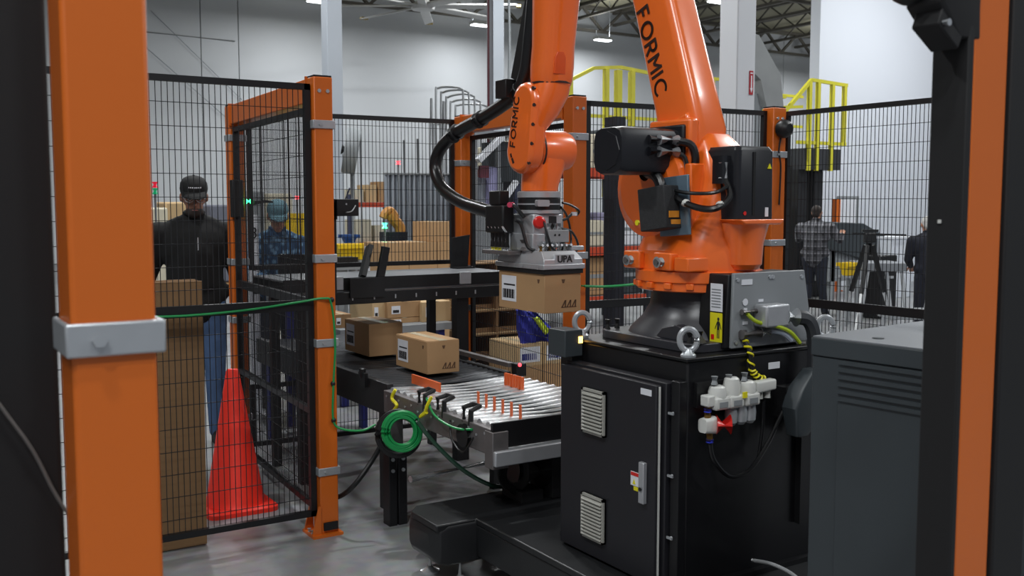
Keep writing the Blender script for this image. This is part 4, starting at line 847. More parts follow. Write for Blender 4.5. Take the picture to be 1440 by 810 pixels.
# ================================================================== JUNCTION BOX BEHIND PLATE, CABLES, FRL UNIT
jt = thing('connection_box', 'grey fronted connection box with warning stickers beside the robot foot', 'junction box', (2.88, 2.75, PZ))
MB().prism([(2.64, PZ + .012), (3.10, PZ + .012), (3.045, PZ + .29), (2.66, PZ + .29)], 'y', 2.705, 2.85).build('box_body', M_BLACK, jt, bevel=.004)
MB().prism([(2.665, PZ + .012), (3.11, PZ + .012), (3.052, PZ + .295), (2.672, PZ + .295)], 'y', 2.69, 2.705).build('front_plate', M_GREYP, jt, bevel=.003)
for x, z in ((2.69, 1.42), (2.86, 1.425), (2.875, 1.425), (3.035, 1.42), (2.685, 1.185), (3.08, 1.185)): MB().cyl((x, 2.69, z), (x, 2.685, z), .008, n=8).build('screw', M_STEEL, jt)
MB().bx(2.635, 2.6375, 2.712, 2.775, 1.30, 1.425 - .02).build('rating_plate', M_PAPER, jt)
b = MB()
for k in range(7): b.bx(2.634, 2.636, 2.72, 2.768, 1.315 + .011 * k, 1.319 + .011 * k)
b.build('rating_text', M_GREYP, jt)
MB().bx(2.635, 2.6375, 2.712, 2.775, 1.185, 1.295).build('yellow_warning_sticker', M_YELP, jt)
b = MB(); yy = 2.73
b.ell((2.6345, yy, 1.272), (.0015, .006, .007), 8, 6).bx(2.634, 2.636, yy - .006, yy + .006, 1.232, 1.264).bx(2.634, 2.636, yy - .006, yy - .002, 1.20, 1.234).bx(2.634, 2.636, yy + .002, yy + .006, 1.20, 1.234)
b.bar((2.635, yy - .006, 1.26), (2.635, yy - .016, 1.235), .002, .004, (1, 0, 0)).bar((2.635, yy + .006, 1.26), (2.635, yy + .016, 1.235), .002, .004, (1, 0, 0)).build('person_pictogram', M_INK, jt)
MB().bx(2.634, 2.636, 2.752, 2.768, 1.193, 1.212).build('red_pictogram', M_RED, jt)
MB().bx(2.71, 2.765, 2.687, 2.691, 1.40, 1.42).build('white_label', M_PAPER, jt)
MB().cyl((2.73, 2.687, 1.335), (2.73, 2.691, 1.335), .014, n=14).build('round_label', M_PAPER, jt)
MB().bx(2.725, 2.74, 2.687, 2.691, 1.30, 1.312).build('white_label', M_PAPER, jt); MB().bx(2.72, 2.745, 2.687, 2.691, 1.25, 1.262).build('white_label', M_PAPER, jt)
MB().bx(2.80, 2.825, 2.687, 2.691, 1.332, 1.342).build('white_label', M_PAPER, jt)
cn = MB().bx(2.775, 2.90, 2.62, 2.69, 1.24, 1.325).build('motor_connector', M_ALU, jt, bevel=.008)
MB().cyl((2.90, 2.645, 1.275), (2.945, 2.63, 1.27), .036, n=18).build('cable_gland', M_STEEL, jt)
for zz, l in ((1.30, .08), (1.215, .10)): MB().cyl((2.70, 2.675, zz), (2.70 + l, 2.675, zz), .018 if zz < 1.25 else .011, n=12).build('signal_connector', M_ALUD, jt)
MB().cyl((2.80, 2.67, 1.218), (2.83, 2.66, 1.222), .020, n=12).build('connector_nut', M_CHROME, jt)
MB().bx(2.71, 2.735, 2.68, 2.69, 1.19, 1.23).build('cable_clamp', M_ALUD, jt)
MB().bx(3.06, 3.20, PY0 - .02, PY0 + .02, PZ + .0, PZ + .022).build('bracket', M_ALU, jt)
hang([(2.94, 2.632, 1.27), (2.985, 2.61, 1.26), (3.01, 2.60, 1.20), (3.015, 2.60, 1.08), (3.0, 2.60, .95), (2.97, 2.60, .88), (2.93, 2.61, .82)], .028, 'power_cable', mat('dark_grey_cable', (52, 54, 58), .45), 'thick dark grey power cable bending down from the grey connection box', 'cable')
hang([(2.72, 2.672, 1.295), (2.76, 2.655, 1.262), (2.83, 2.63, 1.245), (2.89, 2.61, 1.22), (2.935, 2.60, 1.175)], .0075, 'ground_wire', M_YGREEN, 'yellow green ground wire crossing the grey connection box', 'cable')
hang([(2.83, 2.66, 1.222), (2.87, 2.63, 1.215), (2.905, 2.615, 1.185)], .010, 'grey_signal_cable', mat('light_grey_cable', (150, 158, 172), .4), 'short light grey cable beside the yellow green wire', 'cable')
t = thing('spiral_cable', 'black cable spiralled in yellow wrap under the connection box', 'cable', (2.72, 2.64, 1.15))
sp = catmull([(2.718, 2.675, 1.19), (2.72, 2.65, 1.15), (2.722, 2.64, 1.09), (2.732, 2.635, 1.07), (2.76, 2.635, 1.05), (2.79, 2.64, 1.045)], 10)
MB().tube(sp, .009, 8).build('cable_core', M_CABLE, t)
hx = []
for i in range(len(sp) * 6 - 6):
    a, f_ = divmod(i, 6); p = sp[a].lerp(sp[a + 1], f_ / 6); d = (sp[a + 1] - sp[a]); u_, v_ = frame(d); th = i / len(sp) / 6 * 2 * PI * 9
    hx.append(p + u_ * (.0105 * math.cos(th)) + v_ * (.0105 * math.sin(th)))
MB().tube(hx, .0042, 5).build('yellow_spiral', M_YELP, t)
MB().bx(2.83, 2.89, PY0 - .0025, PY0 - .0005, 1.075, 1.10).build('plate_label', M_PAPER, bpy.data.objects['robot_pedestal'])
# FRL air preparation unit
FZ = 1.0; fyy = PY0 - .05
fr = thing('air_preparation_unit', 'white air regulator unit with red shut off valve on the black pedestal', 'air regulator', (2.6, PY0, FZ))
for k, x in enumerate((2.505, 2.575, 2.655)):
    MB().cyl((x, fyy, FZ + .055), (x, fyy, FZ + .085), .013, n=12).build('adjust_knob', M_GREYP, fr)
for x, z0_, z1_, r in ((2.52, FZ - .005, FZ + .05, .034), (2.59, FZ - .0, FZ + .075, .032), (2.67, FZ - .0, FZ + .055, .032)):
    MB().lathe([(r * .9, 0), (r, .005), (r, (z1_ - z0_) * .6), (r * .85, z1_ - z0_ - .006), (r * .6, z1_ - z0_)], (x, fyy, z0_), n=18).build('regulator_head', M_WHITEP, fr)
    MB().bx(x - .036, x + .036, fyy - .034, fyy + .03, FZ - .035, FZ + .012).build('module_body', M_WHITEP, fr, bevel=.008)
    MB().bx(x - .02, x + .02, fyy - .0365, fyy - .033, FZ - .025, FZ - .005).build('module_label', M_GREYP, fr)
for x, m_ in ((2.59, M_GREYP), (2.64, M_STEEL), (2.685, M_STEEL)):
    MB().lathe([(.012, 0), (.022, .012), (.024, .04), (.02, .075)], (x, fyy, FZ - .105), n=14).build('filter_bowl', m_, fr)
MB().bx(2.612, 2.632, fyy - .039, fyy - .033, FZ + .0, FZ + .022).build('yellow_gauge', M_YELP, fr)
MB().path([((2.70, fyy, FZ + .025), (0, 1, 0), (0, 0, 1), .022, .022, .008), ((2.80, fyy, FZ + .03), (0, 1, 0), (0, 0, 1), .02, .02, .008)]).build('outlet_block', M_WHITEP, fr)
for x in (2.735, 2.775): MB().cyl((x, fyy, FZ + .015), (x, fyy, FZ - .02), .013, n=10).build('outlet_port', M_WHITEP, fr)
MB().bx(2.455, 2.49, fyy - .024, fyy + .02, FZ - .02, FZ + .02).build('inlet_block', M_WHITEP, fr, bevel=.005)
MB().cyl((2.475, fyy, FZ - .02), (2.475, fyy, FZ - .065), .013, n=12).build('brass_fitting', M_BRASS, fr)
MB().cyl((2.475, fyy, FZ - .03), (2.475, fyy, FZ - .042), .015, n=12).build('blue_collar', M_BLUEP, fr)
v_ = MB().path([((2.45, fyy, FZ - .09), (0, 1, 0), (0, 0, 1), .022, .025, .012), ((2.50, fyy, FZ - .09), (0, 1, 0), (0, 0, 1), .026, .032, .014)]).build('valve_body', M_WHITEP, fr)
MB().cyl((2.505, fyy - .012, FZ - .088), (2.548, fyy - .04, FZ - .088), .036, n=20).build('red_valve_knob', M_RED, fr)
MB().cyl((2.548, fyy - .04, FZ - .088), (2.5505, fyy - .0415, FZ - .088), .022, n=16).build('knob_face', M_GREYP, v_)
MB().cyl((2.485, fyy, FZ - .115), (2.487, fyy, FZ - .145), .013, n=12).build('brass_fitting', M_BRASS, fr)
MB().cyl((2.487, fyy, FZ - .142), (2.487, fyy, FZ - .154), .015, n=12).build('blue_collar', M_BLUEP, fr)
MB().bx(2.45, 2.75, PY0 - .02, PY0 - .001, FZ - .03, FZ + .06).build('mounting_bracket', M_BLACK, fr)
hang([(2.487, fyy, FZ - .152), (2.50, fyy - .01, FZ - .22), (2.58, fyy - .01, FZ - .29), (2.68, fyy - .01, FZ - .28), (2.78, fyy, FZ - .20), (2.85, fyy, FZ - .1), (2.93, fyy, FZ + .0)], .0085, 'air_hose', M_RUBBER, 'black air hose drooping below the red valve', 'hose')
hang([(2.755, fyy, FZ - .02), (2.755, fyy, FZ - .13), (2.745, fyy + .01, FZ - .26)], .007, 'air_hose', M_RUBBER, 'black air hose hanging straight down from the white outlet ports', 'hose')
hang([P(1058, 788, y=2.60), P(1085, 793, y=2.5), P(1112, 806, y=2.4), P(1130, 822, y=2.3)], .007, 'white_cable', mat('pale_cable', (150, 152, 154), .5), 'pale cable on the floor at the bottom right of the pedestal', 'cable')
t = thing('drive_unit', 'black drive unit with cables on the skid under the pick station', 'motor', (2.62, 3.95, SZ))
MB().bx(2.66, 2.80, 3.86, 4.06, SZ, .58).build('drive_housing', M_BLACKM, t, bevel=.006)
MB().cyl((2.66, 3.97, .44), (2.52, 3.97, .44), .115, n=24).build('drive_motor', M_BLACKM, t, bevel=.006)
MB().cyl((2.52, 3.97, .44), (2.50, 3.97, .44), .07, n=20).build('motor_cap', M_MOTOR, t)
MB().bx(2.5, 2.66, 3.9, 4.03, .5, .58).build('terminal_box', M_BLACKM, t, bevel=.005)
MB().bx(2.50, 2.62, 3.88, 4.06, SZ, .34).build('motor_foot', M_BLACKM, t)
for k in range(4):
    MB().tube(catmull([(2.52, 3.90 - .01 * k, .56), (2.46 - .012 * k, 3.93, .50), (2.45 - .01 * k, 3.95, .40), (2.50, 3.94, .345 - .008 * k)]), .0085, 6).build('drive_cable', M_CABLE, t)
MB().tube(catmull([(2.79, 3.87, .55), (2.86, 3.86, .5), (2.87, 3.86, .42), (2.80, 3.86, .35)]), .012, 6).build('drive_cable', M_CABLE, t)
q0 = P(585, 682, z=.12)
tag(MB().cyl(P(577, 674, x=2.27), P(715, 644, x=2.95), .018, n=12).build('steel_bar', M_CHROME), 'bright steel cross bar low behind the conveyor leg', 'bar')

# ================================================================== SLATE CABINET (right foreground)
cb_ = P(1143, 472, z=1.30); rz = R(6)
t = thing('slate_cabinet', 'dark slate machine cabinet with vent slots in front of the pedestal', 'cabinet', (cb_.x, cb_.y, 0), rz=rz)
CL = 1.05; CW = .85
MB().bx(0, CW, -CL, 0, .03, 1.24).build('cabinet_body', M_SLATE, t, bevel=.004, local=True)
MB().bx(-.004, CW + .004, -CL - .004, .004, 1.24, 1.296).build('lid', M_SLATE, t, bevel=.004, local=True)
MB().bx(.002, CW, -CL, 0, 1.296, 1.300).build('lit_lid_top', M_GREY_LITSLATE, t, local=True)  # thin paler sheet: light falling on the lid is put into its colour
MB().bx(-.006, .002, -CL, -.095, .05, 1.235).build('side_panel', M_SLATE, t, bevel=.003, local=True)
MB().bx(0.02, CW - .02, -CL + .02, -.02, 0, .03).build('plinth', M_BLACK, t, local=True)
b = MB()
for k in range(6): MB().bx(-.012, -.001, -CL + .1, -.10, 1.225 - k * .022, 1.236 - k * .022).build('vent_louvre', M_SLATE, t, local=True)
MB().cyl((.10, -.16, 1.30), (.10, -.16, 1.302), .018, n=14).build('lid_screw', M_SLATE, t, local=True)
t = thing('cable_gland_cover', 'dark faceted cover between the pedestal and the slate cabinet', 'cover', (3.0, 2.55, .8))
c0 = P(1120, 555, y=2.56)
MB().path([((c0.x + .02, 2.57, c0.z - .16), (1, 0, 0), (0, 1, 0), .03, .03, .01), ((c0.x + .06, 2.57, c0.z - .05), (1, 0, 0), (0, 1, 0), .09, .04, .01), ((c0.x + .08, 2.57, c0.z + .02), (1, 0, 0), (0, 1, 0), .08, .04, .01), ((c0.x + .11, 2.57, c0.z + .09), (1, 0, 0), (0, 1, 0), .04, .03, .01)]).build('cover', M_SLATE, t, bevel=.004)
MB().bx(c0.x - .01, c0.x + .16, 2.60, PY0, c0.z - .1, c0.z + .02).build('bracket', M_BLACK, t)

# ================================================================== BACKGROUND OF THE HALL
def hz_(v, d): return H - (v - 288) * d / 1400
# building columns (I-sections boxed)
def column(label, u, d, w, m, conduit=False, dark=False):
    p = G(u, d); t = thing('building_column', label, 'column', p, 'building columns')
    MB().bx(-w / 2, w / 2, -w / 2, w / 2, .02, 9.0).build('shaft', m, t, bevel=.01, local=True)
    MB().bx(-w * .8, w * .8, -w * .8, w * .8, 0, .025).build('base_plate', M_GREYP, t, local=True)
    MB().bx(-w * .7, w * .7, -w * .7, w * .7, 8.9, 9.04).build('cap_plate', M_GREYP, t, local=True)
    return t, p
column('grey column behind the orange post with the green cable', 470, 15.1, .24, M_COLW)
c2, p2 = column('grey column with a red pipe left of the robot forearm', 697, 19, .24, M_COLW)
MB().cyl((-.19, -.06, .1), (-.19, -.06, 8.9), .04, n=8).build('red_pipe', mat('red_pipe', (120, 52, 62), .5), c2, local=True)
MB().tube(catmull([(.22, -.12, 8.9), (.20, -.12, 6.5), (.24, -.12, 4.6), (.18, -.12, 3.2), (.20, -.12, 1.2)]), .025, 6).build('hanging_cable', M_GREYP, c2, local=True)
c3, p3 = column('wide white column right of the robot arm with a red arrow sign', 1033, 8.6, .215, M_COLL)
MB().bx(.108, .15, -.02, .10, .02, 9.0).build('side_channel', M_GREYP, c3, local=True)
sgz = hz_(117, 8.45)
ac = MB().bx(.035, .078, -.114, -.109, sgz - .10, sgz + .10).build('extinguisher_sign', mat('sign_red', (170, 40, 50), .5), c3, local=True)
MB().bx(.051, .063, -.116, -.1135, sgz - .045, sgz + .06).prism([(.042, sgz - .045), (.072, sgz - .045), (.057, sgz - .085)], 'y', -.116, -.1135).bx(.042, .072, -.116, -.1135, sgz + .075, sgz + .085).build('white_arrow', M_PAPER, ac, local=True)
# ceiling fan
fp_ = G(597, 27); fzc = hz_(14, 27); FR = 2.5
t = thing('ceiling_fan', 'huge white ceiling fan with long blades under the roof joists', 'ceiling fan', (fp_.x, fp_.y, fzc))
MB().lathe([(.10, -.12), (.30, -.10), (.34, 0), (.20, .10), (.12, .2)], (0, 0, 0), n=20).build('hub', M_FANB, t, local=True)
MB().cyl((0, 0, .15), (0, 0, 8.95 - fzc), .06, n=10).build('drop_rod', M_GREYP, t, local=True)
for k in range(8):
    a = R(14 + 45 * k); d = Vector((math.cos(a), math.sin(a), 0))
    bl = MB().path([(d * .3, (-d.y, d.x, -.25), (0, 0, 1), .12, .025, .01), (d * FR, (-d.y, d.x, -.25), (0, 0, 1), .12, .02, .01)]).build('blade', M_FANB, t, local=True)
    MB().box(d * (FR + .05), (.12, .22, .06), a).build('blade_tip', mat('ochre_tip', (150, 128, 60), .6), bl, local=True)
# corrugated grey partition
pa, pb = G(541, 15), G(702, 15.6); L = (pb - pa).length; ang = math.atan2(pb.y - pa.y, pb.x - pa.x)
t = thing('corrugated_partition', 'grey corrugated partition behind the stacked brown cartons', 'partition', pa, rz=ang)
zt = hz_(246, 15)
n = 22
for k in range(n):
    x = L * k / n; MB().prism([(x, 0), (x + L / n * .35, -.05), (x + L / n * .65, -.05), (x + L / n, 0), (x + L / n, .02), (x, .02)], 'z', .05, zt).build('slat', M_CORR, t, local=True)
MB().bx(0, L, -.06, .03, zt, zt + .03).build('top_cap', M_GREYP, t, local=True)
MB().bx(0, L, -.05, .03, 0, .05).build('bottom_track', M_GREYP, t, local=True)
MB().bx(L * .97, L * 1.0, -.07, -.05, 1.2, 1.5).build('handle', M_GREYP, t, local=True)

# pallets of cartons
def pallet(label, x, y, sx=1.2, sy=1.0, rz=0.0):
    t = thing('pallet', label, 'pallet', (x, y, 0), 'wooden pallets', rz)
    for k in range(3): MB().bx(0, sx, k * (sy - .1) / 2, k * (sy - .1) / 2 + .1, .0, .11).build('stringer', M_WOOD, t, local=True)
    for k in range(7): MB().bx(k * (sx - .12) / 6, k * (sx - .12) / 6 + .12, 0, sy, .11, .13).build('deck_board', M_WOOD, t, local=True)
def pile(x, y, nx, ny, nz, sx, sy, sz, z0, fmt, grp, m=M_CARD, skip=(), labelled=True, heights=None):
    rows = ['bottom', 'second', 'third', 'fourth', 'fifth', 'sixth']; cols = ['leftmost', 'second', 'third', 'fourth', 'fifth']
    first = None
    for k in range(nz):
        for i in range(nx):
            for j in range(ny):
                if (i, j, k) in skip or (heights and k >= heights[i]): continue
                lab = fmt.format(row=('top' if k == (heights[i] if heights else nz) - 1 else rows[k]), col=cols[i], depth='front' if j == 0 else 'rear')
                cpos = (x + i * (sx + .006), y + j * (sy + .006), z0 + k * (sz + .004))
                if first is None: first = make_carton(lab, cpos, sx, sy, sz, m=m, labelled=labelled, grp=grp, mark=False)
                else: dup(first, cpos, lab, group=grp)
def fcart(label, u0, v0, u1, v1, d, depth=.35, m=M_CARD, lab_=True, grp='cartons stacked beyond the fence', tape=True):
    """carton whose -Y face spans the given photo box at camera depth d"""
    a = P(u0, v1, d=d); b = P(u1, v1, y=a.y); c = P(u0, v0, y=a.y)
    t = thing('carton', label, 'box', (a.x, a.y, a.z), grp)
    sx, sz = b.x - a.x, c.z - a.z
    MB().bx(0, sx, 0, depth, 0, sz).build('box_body', m, t, bevel=.004, local=True)
    if tape: MB().bx(sx * .4, sx * .6, -.002, depth, sz - .001, sz + .003).bx(sx * .4, sx * .6, -.002, .001, sz - .07, sz + .002).build('tape', M_TAPE, t, local=True)
    if lab_: MB().bx(sx * .55, sx * .85, -.002, .001, sz * .15, sz * .7).build('shipping_label', M_PAPER, t, local=True)
    return t, a, sx, sz
# load on the pallet behind the grey table (upper cartons seen above the table)
y_ = 9.7; xL = P(534, 360, y=y_).x
pallet('wooden pallet under the tall carton load behind the grey table', xL - .06, y_ - .05, 1.35, 1.0)
W1 = (P(638, 360, y=y_).x - xL) / 2.62
pile(xL, y_, 3, 1, 3, W1, .42, .385, .13, '{row} row {col} carton of the load behind the grey table', 'cartons on the pallet behind the grey table')
make_carton('extra carton on top of the load behind the grey table', (xL + 1.75 * W1, y_ + .02, .13 + 3 * .389), W1 * .95, .40, .215, labelled=False, mark=False, grp='cartons on the pallet behind the grey table')
# cartons under / behind the table seen between conveyor and table
g2 = 'cartons beyond the far fence under the grey table'
y2 = 7.9
def standcarton(label, u0, u1, vtop, y, depth, zb, m=M_CARD, grp=g2, side=True):
    xa_, xb_ = P(u0, 450, y=y).x, P(u1, 450, y=y).x; zt_ = P((u0 + u1) / 2, vtop, y=y).z
    t = thing('carton', label, 'box', (xa_, y, zb), grp)
    MB().bx(0, xb_ - xa_, 0, depth, 0, zt_ - zb).build('box_body', m, t, bevel=.004, local=True)
    w = xb_ - xa_; h = zt_ - zb
    MB().bx(w * .42, w * .58, -.002, depth, h - .001, h + .003).build('tape', M_TAPE, t, local=True)
    lb = MB().bx(w * .12, w * .38, -.002, .001, h * .25, h * .75).build('shipping_label', M_PAPER, t, local=True)
    MB().bx(w * .16, w * .34, -.003, -.001, h * .32, h * .5).build('barcode', M_INK, lb, local=True)
    return zt_
tt = thing('low_bench', 'low dark bench holding the cartons beyond the far fence', 'bench', (3.2, 7.7, 0))
MB().bx(P(480, 470, y=7.7).x, P(640, 470, y=7.7).x, 7.72, 8.7, .60, .66).build('bench_top', M_GREYP, tt)
for xx in (P(484, 470, y=7.7).x, P(630, 470, y=7.7).x - .06):
    for yy in (7.76, 8.6): MB().bx(xx, xx + .06, yy, yy + .06, 0, .60).build('leg', M_BLUESTEEL, tt)
standcarton('upright brown carton with label at the left end of the low bench', 524, 545, 424, 7.95, .5, .66, M_CARDL)
zt_ = standcarton('lower brown carton in the middle of the low bench', 548, 590, 447, 7.9, .5, .66, M_CARD)
standcarton('upper brown carton stacked on the middle carton of the bench', 545, 592, 424, 7.9, .5, zt_ + .004, M_CARD)
standcarton('brown carton with white label at the right end of the low bench', 594, 634, 424, 7.85, .5, .66, M_CARDL)
standcarton('dark brown carton on the bench left of the conveyor cartons', 470, 494, 442, 7.85, .4, .66, M_CARDD)
# tall open cartons right of the far post
y3 = 7.55; xs = P(664, 450, y=y3).x; W3 = (P(735, 450, y=y3).x - xs) / 2
pallet('wooden pallet under the dark carton wall behind the conveyor', xs - .05, y3 - .02, .95, .8)
for k in range(5):
    for i in range(2):
        t = thing('open_carton', ('bottom', 'second', 'third', 'fourth', 'top')[k] + ' row open brown carton behind the conveyor, ' + ('left', 'right')[i] + ' one', 'box', (xs + i * W3, y3, .13 + k * .212), 'open cartons behind the conveyor')
        w_, h_, d_ = W3 - .004, .208, .42
        MB().bx(0, w_, 0, d_, 0, .008).build('bottom_panel', M_CARDL, t, local=True); MB().bx(0, w_, 0, d_, h_ - .008, h_).build('top_panel', M_CARDD, t, local=True)
        for x in (0, w_ - .008): MB().bx(x, x + .008, 0, d_, .008, h_ - .008).build('side_panel', M_CARDD, t, local=True)  # shade within the carton stack is put into the dark cardboard
        MB().bx(.008, w_ - .008, d_ - .008, d_, .008, h_ - .008).build('back_panel', M_CARDD, t, local=True)
        MB().bx(.008, w_ - .008, .06, .07, .008, .05).build('divider', M_CARDD, t, local=True)
# white labelled cartons
y4 = 6.95; xs = P(727, 500, y=y4).x; W4 = (P(800, 500, y=y4).x - xs) / 2
pallet('wooden pallet under the white labelled cartons', xs - .05, y4 - .03, 1.0, .56)
for k, (nm) in enumerate(('left', 'right')):
    c_ = make_carton('pale carton with big white label on the pallet, ' + nm + ' one', (xs + k * W4, y4, .13 + .22), W4 - .006, .45, P(760, 482, y=y4).z - .35, m=M_CARDL, labelled=False, grp='pale cartons behind the photo eye', mark=False)
    s_ = P(760, 482, y=y4).z - .35
    lb = MB().bx(W4 * .12, W4 * .88, -.002, .001, s_ * .15, s_ * .85).build('big_label', M_PAPER, c_, local=True)
    b = MB()
    for q in range(8): b.bx(W4 * (.2 + .07 * q), W4 * (.2 + .07 * q) + .012, -.003, -.001, s_ * .25, s_ * .55)
    b.build('barcode', M_BLUESTEEL, lb, local=True)
    make_carton('brown carton under the pale labelled carton, ' + nm + ' one', (xs + k * W4, y4, .13), W4 - .006, .45, .216, m=M_CARD, labelled=False, grp='cartons under the pale labelled cartons', mark=False)
# blue jacket with yellow stripe lying on them
t = thing('blue_jacket', 'crumpled blue work jacket with yellow stripe on the pale cartons', 'jacket', (xs, y4, .6))
def cloth(pts_uv, y, m, nm, amp=.03, nx=14, ny=8):
    """draped sheet with thickness between four photo corners on the plane y"""
    (a, b, c, d) = [P(u, v, y=y) for u, v in pts_uv]; mb = MB(); vs = []; fs = []
    for side in (0, 1):
        for j in range(ny + 1):
            for i in range(nx + 1):
                s, q = i / nx, j / ny; p = a.lerp(b, s).lerp(d.lerp(c, s), q)
                w = amp * (math.sin(s * 9 + q * 4) + .6 * math.sin(s * 17 - q * 7))
                vs.append(p + Vector((.2 * w, w + side * .03, .3 * w)))
    N = (nx + 1) * (ny + 1)
    for j in range(ny):
        for i in range(nx):
            k = j * (nx + 1) + i; fs.append((k, k + 1, k + nx + 2, k + nx + 1)); fs.append((N + k, N + k + nx + 1, N + k + nx + 2, N + k + 1))
    rim = [i for i in range(nx + 1)] + [j * (nx + 1) + nx for j in range(1, ny + 1)] + [ny * (nx + 1) + i for i in range(nx - 1, -1, -1)] + [j * (nx + 1) for j in range(ny - 1, 0, -1)]
    for q in range(len(rim)): a_, b_ = rim[q], rim[(q + 1) % len(rim)]; fs.append((a_, N + a_, N + b_, b_))
    return mb.add(vs, fs).build(nm, m, t)
cloth([(728, 437), (752, 437), (792, 478), (734, 486)], 6.98, M_BLUECLOTH, 'jacket_body')
cloth([(752, 448), (758, 446), (774, 466), (768, 470)], 6.90, mat('hi_vis_yellow', (205, 225, 60), .6), 'reflective_stripe', .008, 6, 3)
cloth([(770, 464), (790, 462), (795, 474), (772, 480)], 6.92, M_BLUECLOTH, 'sleeve', .015, 6, 4)

# rack on the left with red beams
def rack(label, x, y, w, dpt, levels, h, ub=M_RACKB, bm_=M_RACKO):
    t = thing('pallet_rack', label, 'rack', (x, y, 0), 'pallet racks')
    for i in (0, 1):
        for j in (0, 1): MB().bx(i * w - .05, i * w + .05, j * dpt - .04, j * dpt + .04, 0, h).build('upright', ub, t, local=True)
        MB().bar((i * w, 0, .3), (i * w, dpt, 1.2), .03).bar((i * w, dpt, 1.2), (i * w, 0, 2.1), .03).build('brace', ub, t, local=True)
    for z in levels:
        for j in (0, 1): MB().bx(.05, w - .05, j * dpt - .03, j * dpt + .03, z - .06, z + .06).build('beam', bm_, t, local=True)
        MB().bx(.05, w - .05, .03, dpt - .03, z + .04, z + .06).build('shelf_deck', M_GREYP, t, local=True)
    return t
dR = 24; ra = G(492, dR); rw = 1.15
rack('pallet rack with red beams left of the corrugated partition', ra.x, ra.y, 1.35, .9, (hz_(345, dR), hz_(288, dR)), hz_(285, dR) + .2)
zz0 = hz_(288, dR) + .065
for k, (x, w, h) in enumerate(((.05, .35, .3), (.45, .3, .42), (.8, .45, .5))):
    c_ = make_carton('carton on top of the red beam rack, ' + ('left', 'middle', 'right')[k] + ' one', (ra.x + x, ra.y + .1, zz0), w, .5, h, m=(M_CARDP, M_CARDL, M_CARD)[k], labelled=False, mark=False, grp='cartons on the red beam rack', tape=False)
for k, (x, w, h) in enumerate(((.1, .5, .55), (.7, .5, .4))):
    make_carton('pale carton on the lower shelf of the red beam rack, ' + ('left', 'right')[k] + ' one', (ra.x + x, ra.y + .1, hz_(345, dR) + .065), w, .5, h, m=M_CARDP, labelled=False, mark=False, grp='cartons on the red beam rack', tape=False)
# yellow bin carts
def bin_(label, u0, u1, v0, v1, d, m, nm='storage_bin', grp='storage bins'):
    a = P(u0, v1, d=d); b = P(u1, v1, y=a.y); h = P(u0, v0, y=a.y).z - a.z; w = b.x - a.x; dp = w * .7
    t = thing(nm, label, 'bin', a, grp)
    mb = MB(); o = .03
    mb.loft([[Vector((x, y, z)) for x, y in ((0 + i_, 0 + i_), (w - i_, 0 + i_), (w - i_, dp - i_), (0 + i_, dp - i_))] for z, i_ in ((0, .04), (h, 0), (h, .025), (.03, .06))])
    mb.build('tub', m, t, local=True)
    MB().bx(-.02, w + .02, -.02, dp * .02, h - .05, h).build('rim', m, t, local=True); MB().bx(-.02, w + .02, dp - .01, dp + .02, h - .05, h).build('rim', m, t, local=True)
    return t, a, w, dp
def cart(label, u0, u1, v, d, dp):
    a = P(u0, v, d=d); b = P(u1, v, y=a.y)
    t = thing('cart', label, 'cart', (a.x, a.y, 0)); w = b.x - a.x
    MB().bx(-.05, w + .05, -.05, dp + .1, a.z - .05, a.z - .002).build('deck', M_GREYP, t, local=True)
    for i in (0, w - .05):
        for j in (0, dp): MB().bx(i, i + .05, j, j + .05, .1, a.z - .05).build('leg', M_GREYP, t, local=True); MB().cyl((i + .01, j + .025, .05), (i + .04, j + .025, .05), .05, n=12).build('caster', M_BLACK, t, local=True)
_, a_, w_, d_ = bin_('yellow plastic bin behind the grey table, left of the cartons', 478, 524, 344, 366, 12, M_YELB)
cart('grey cart under the yellow plastic bin', 478, 524, 366.3, 12, d_)
bin_('blue tote behind the yellow bin', 484, 504, 330, 342, 14, M_CYANS)
cart('grey cart under the blue tote', 484, 504, 342.3, 14, .2)
_ = bin_('black tray left of the tilted guide bar', 476, 500, 362, 372, 9.5, M_BLACK, nm='tray')
cart('grey cart under the black tray', 476, 500, 372.3, 9.5, .2)
# yellow guard panel behind the blue capped man
ya_ = P(392, 335, d=14); yb_ = P(442, 335, y=ya_.y)
t = thing('yellow_guard', 'yellow machine guard behind the man in the teal cap', 'guard', (ya_.x, ya_.y, 0))
MB().bx(0, yb_.x - ya_.x, 0, .06, .8, hz_(300, 14)).build('guard_panel', M_YELB, t, local=True)
for x in (0, yb_.x - ya_.x - .05): MB().bx(x, x + .05, 0, .05, 0, .8).build('leg', M_YELB, t, local=True)
# drum fan
fd = 13; q = P(493, 212, d=fd)
t = thing('drum_fan', 'round grey drum fan on a stand above the mesh panel', 'fan', (q.x, q.y, 0))
ax_ = Vector((.82, -.35, -.15)).normalized(); r_ = .30
MB().lathe([(r_ * .98, -.08), (r_, -.06), (r_, .08), (r_ * .98, .10), (r_ * .94, .08), (r_ * .94, -.06)], (0, 0, q.z), ax_, 28).build('drum', M_GREYP, t, local=True)
a1, a2 = frame(ax_); b = MB()
for k in range(1, 6): b.tube([Vector((0, 0, q.z)) + ax_ * .09 + (a1 * math.cos(2 * PI * j / 24) + a2 * math.sin(2 * PI * j / 24)) * r_ * k / 6 for j in range(24)], .005, 4, closed=True)
for k in range(8): a = PI * k / 8; dd = a1 * math.cos(a) + a2 * math.sin(a); b.bar(Vector((0, 0, q.z)) + ax_ * .09 - dd * r_, Vector((0, 0, q.z)) + ax_ * .09 + dd * r_, .008)
b.build('grille', M_GREYP, t, local=True)
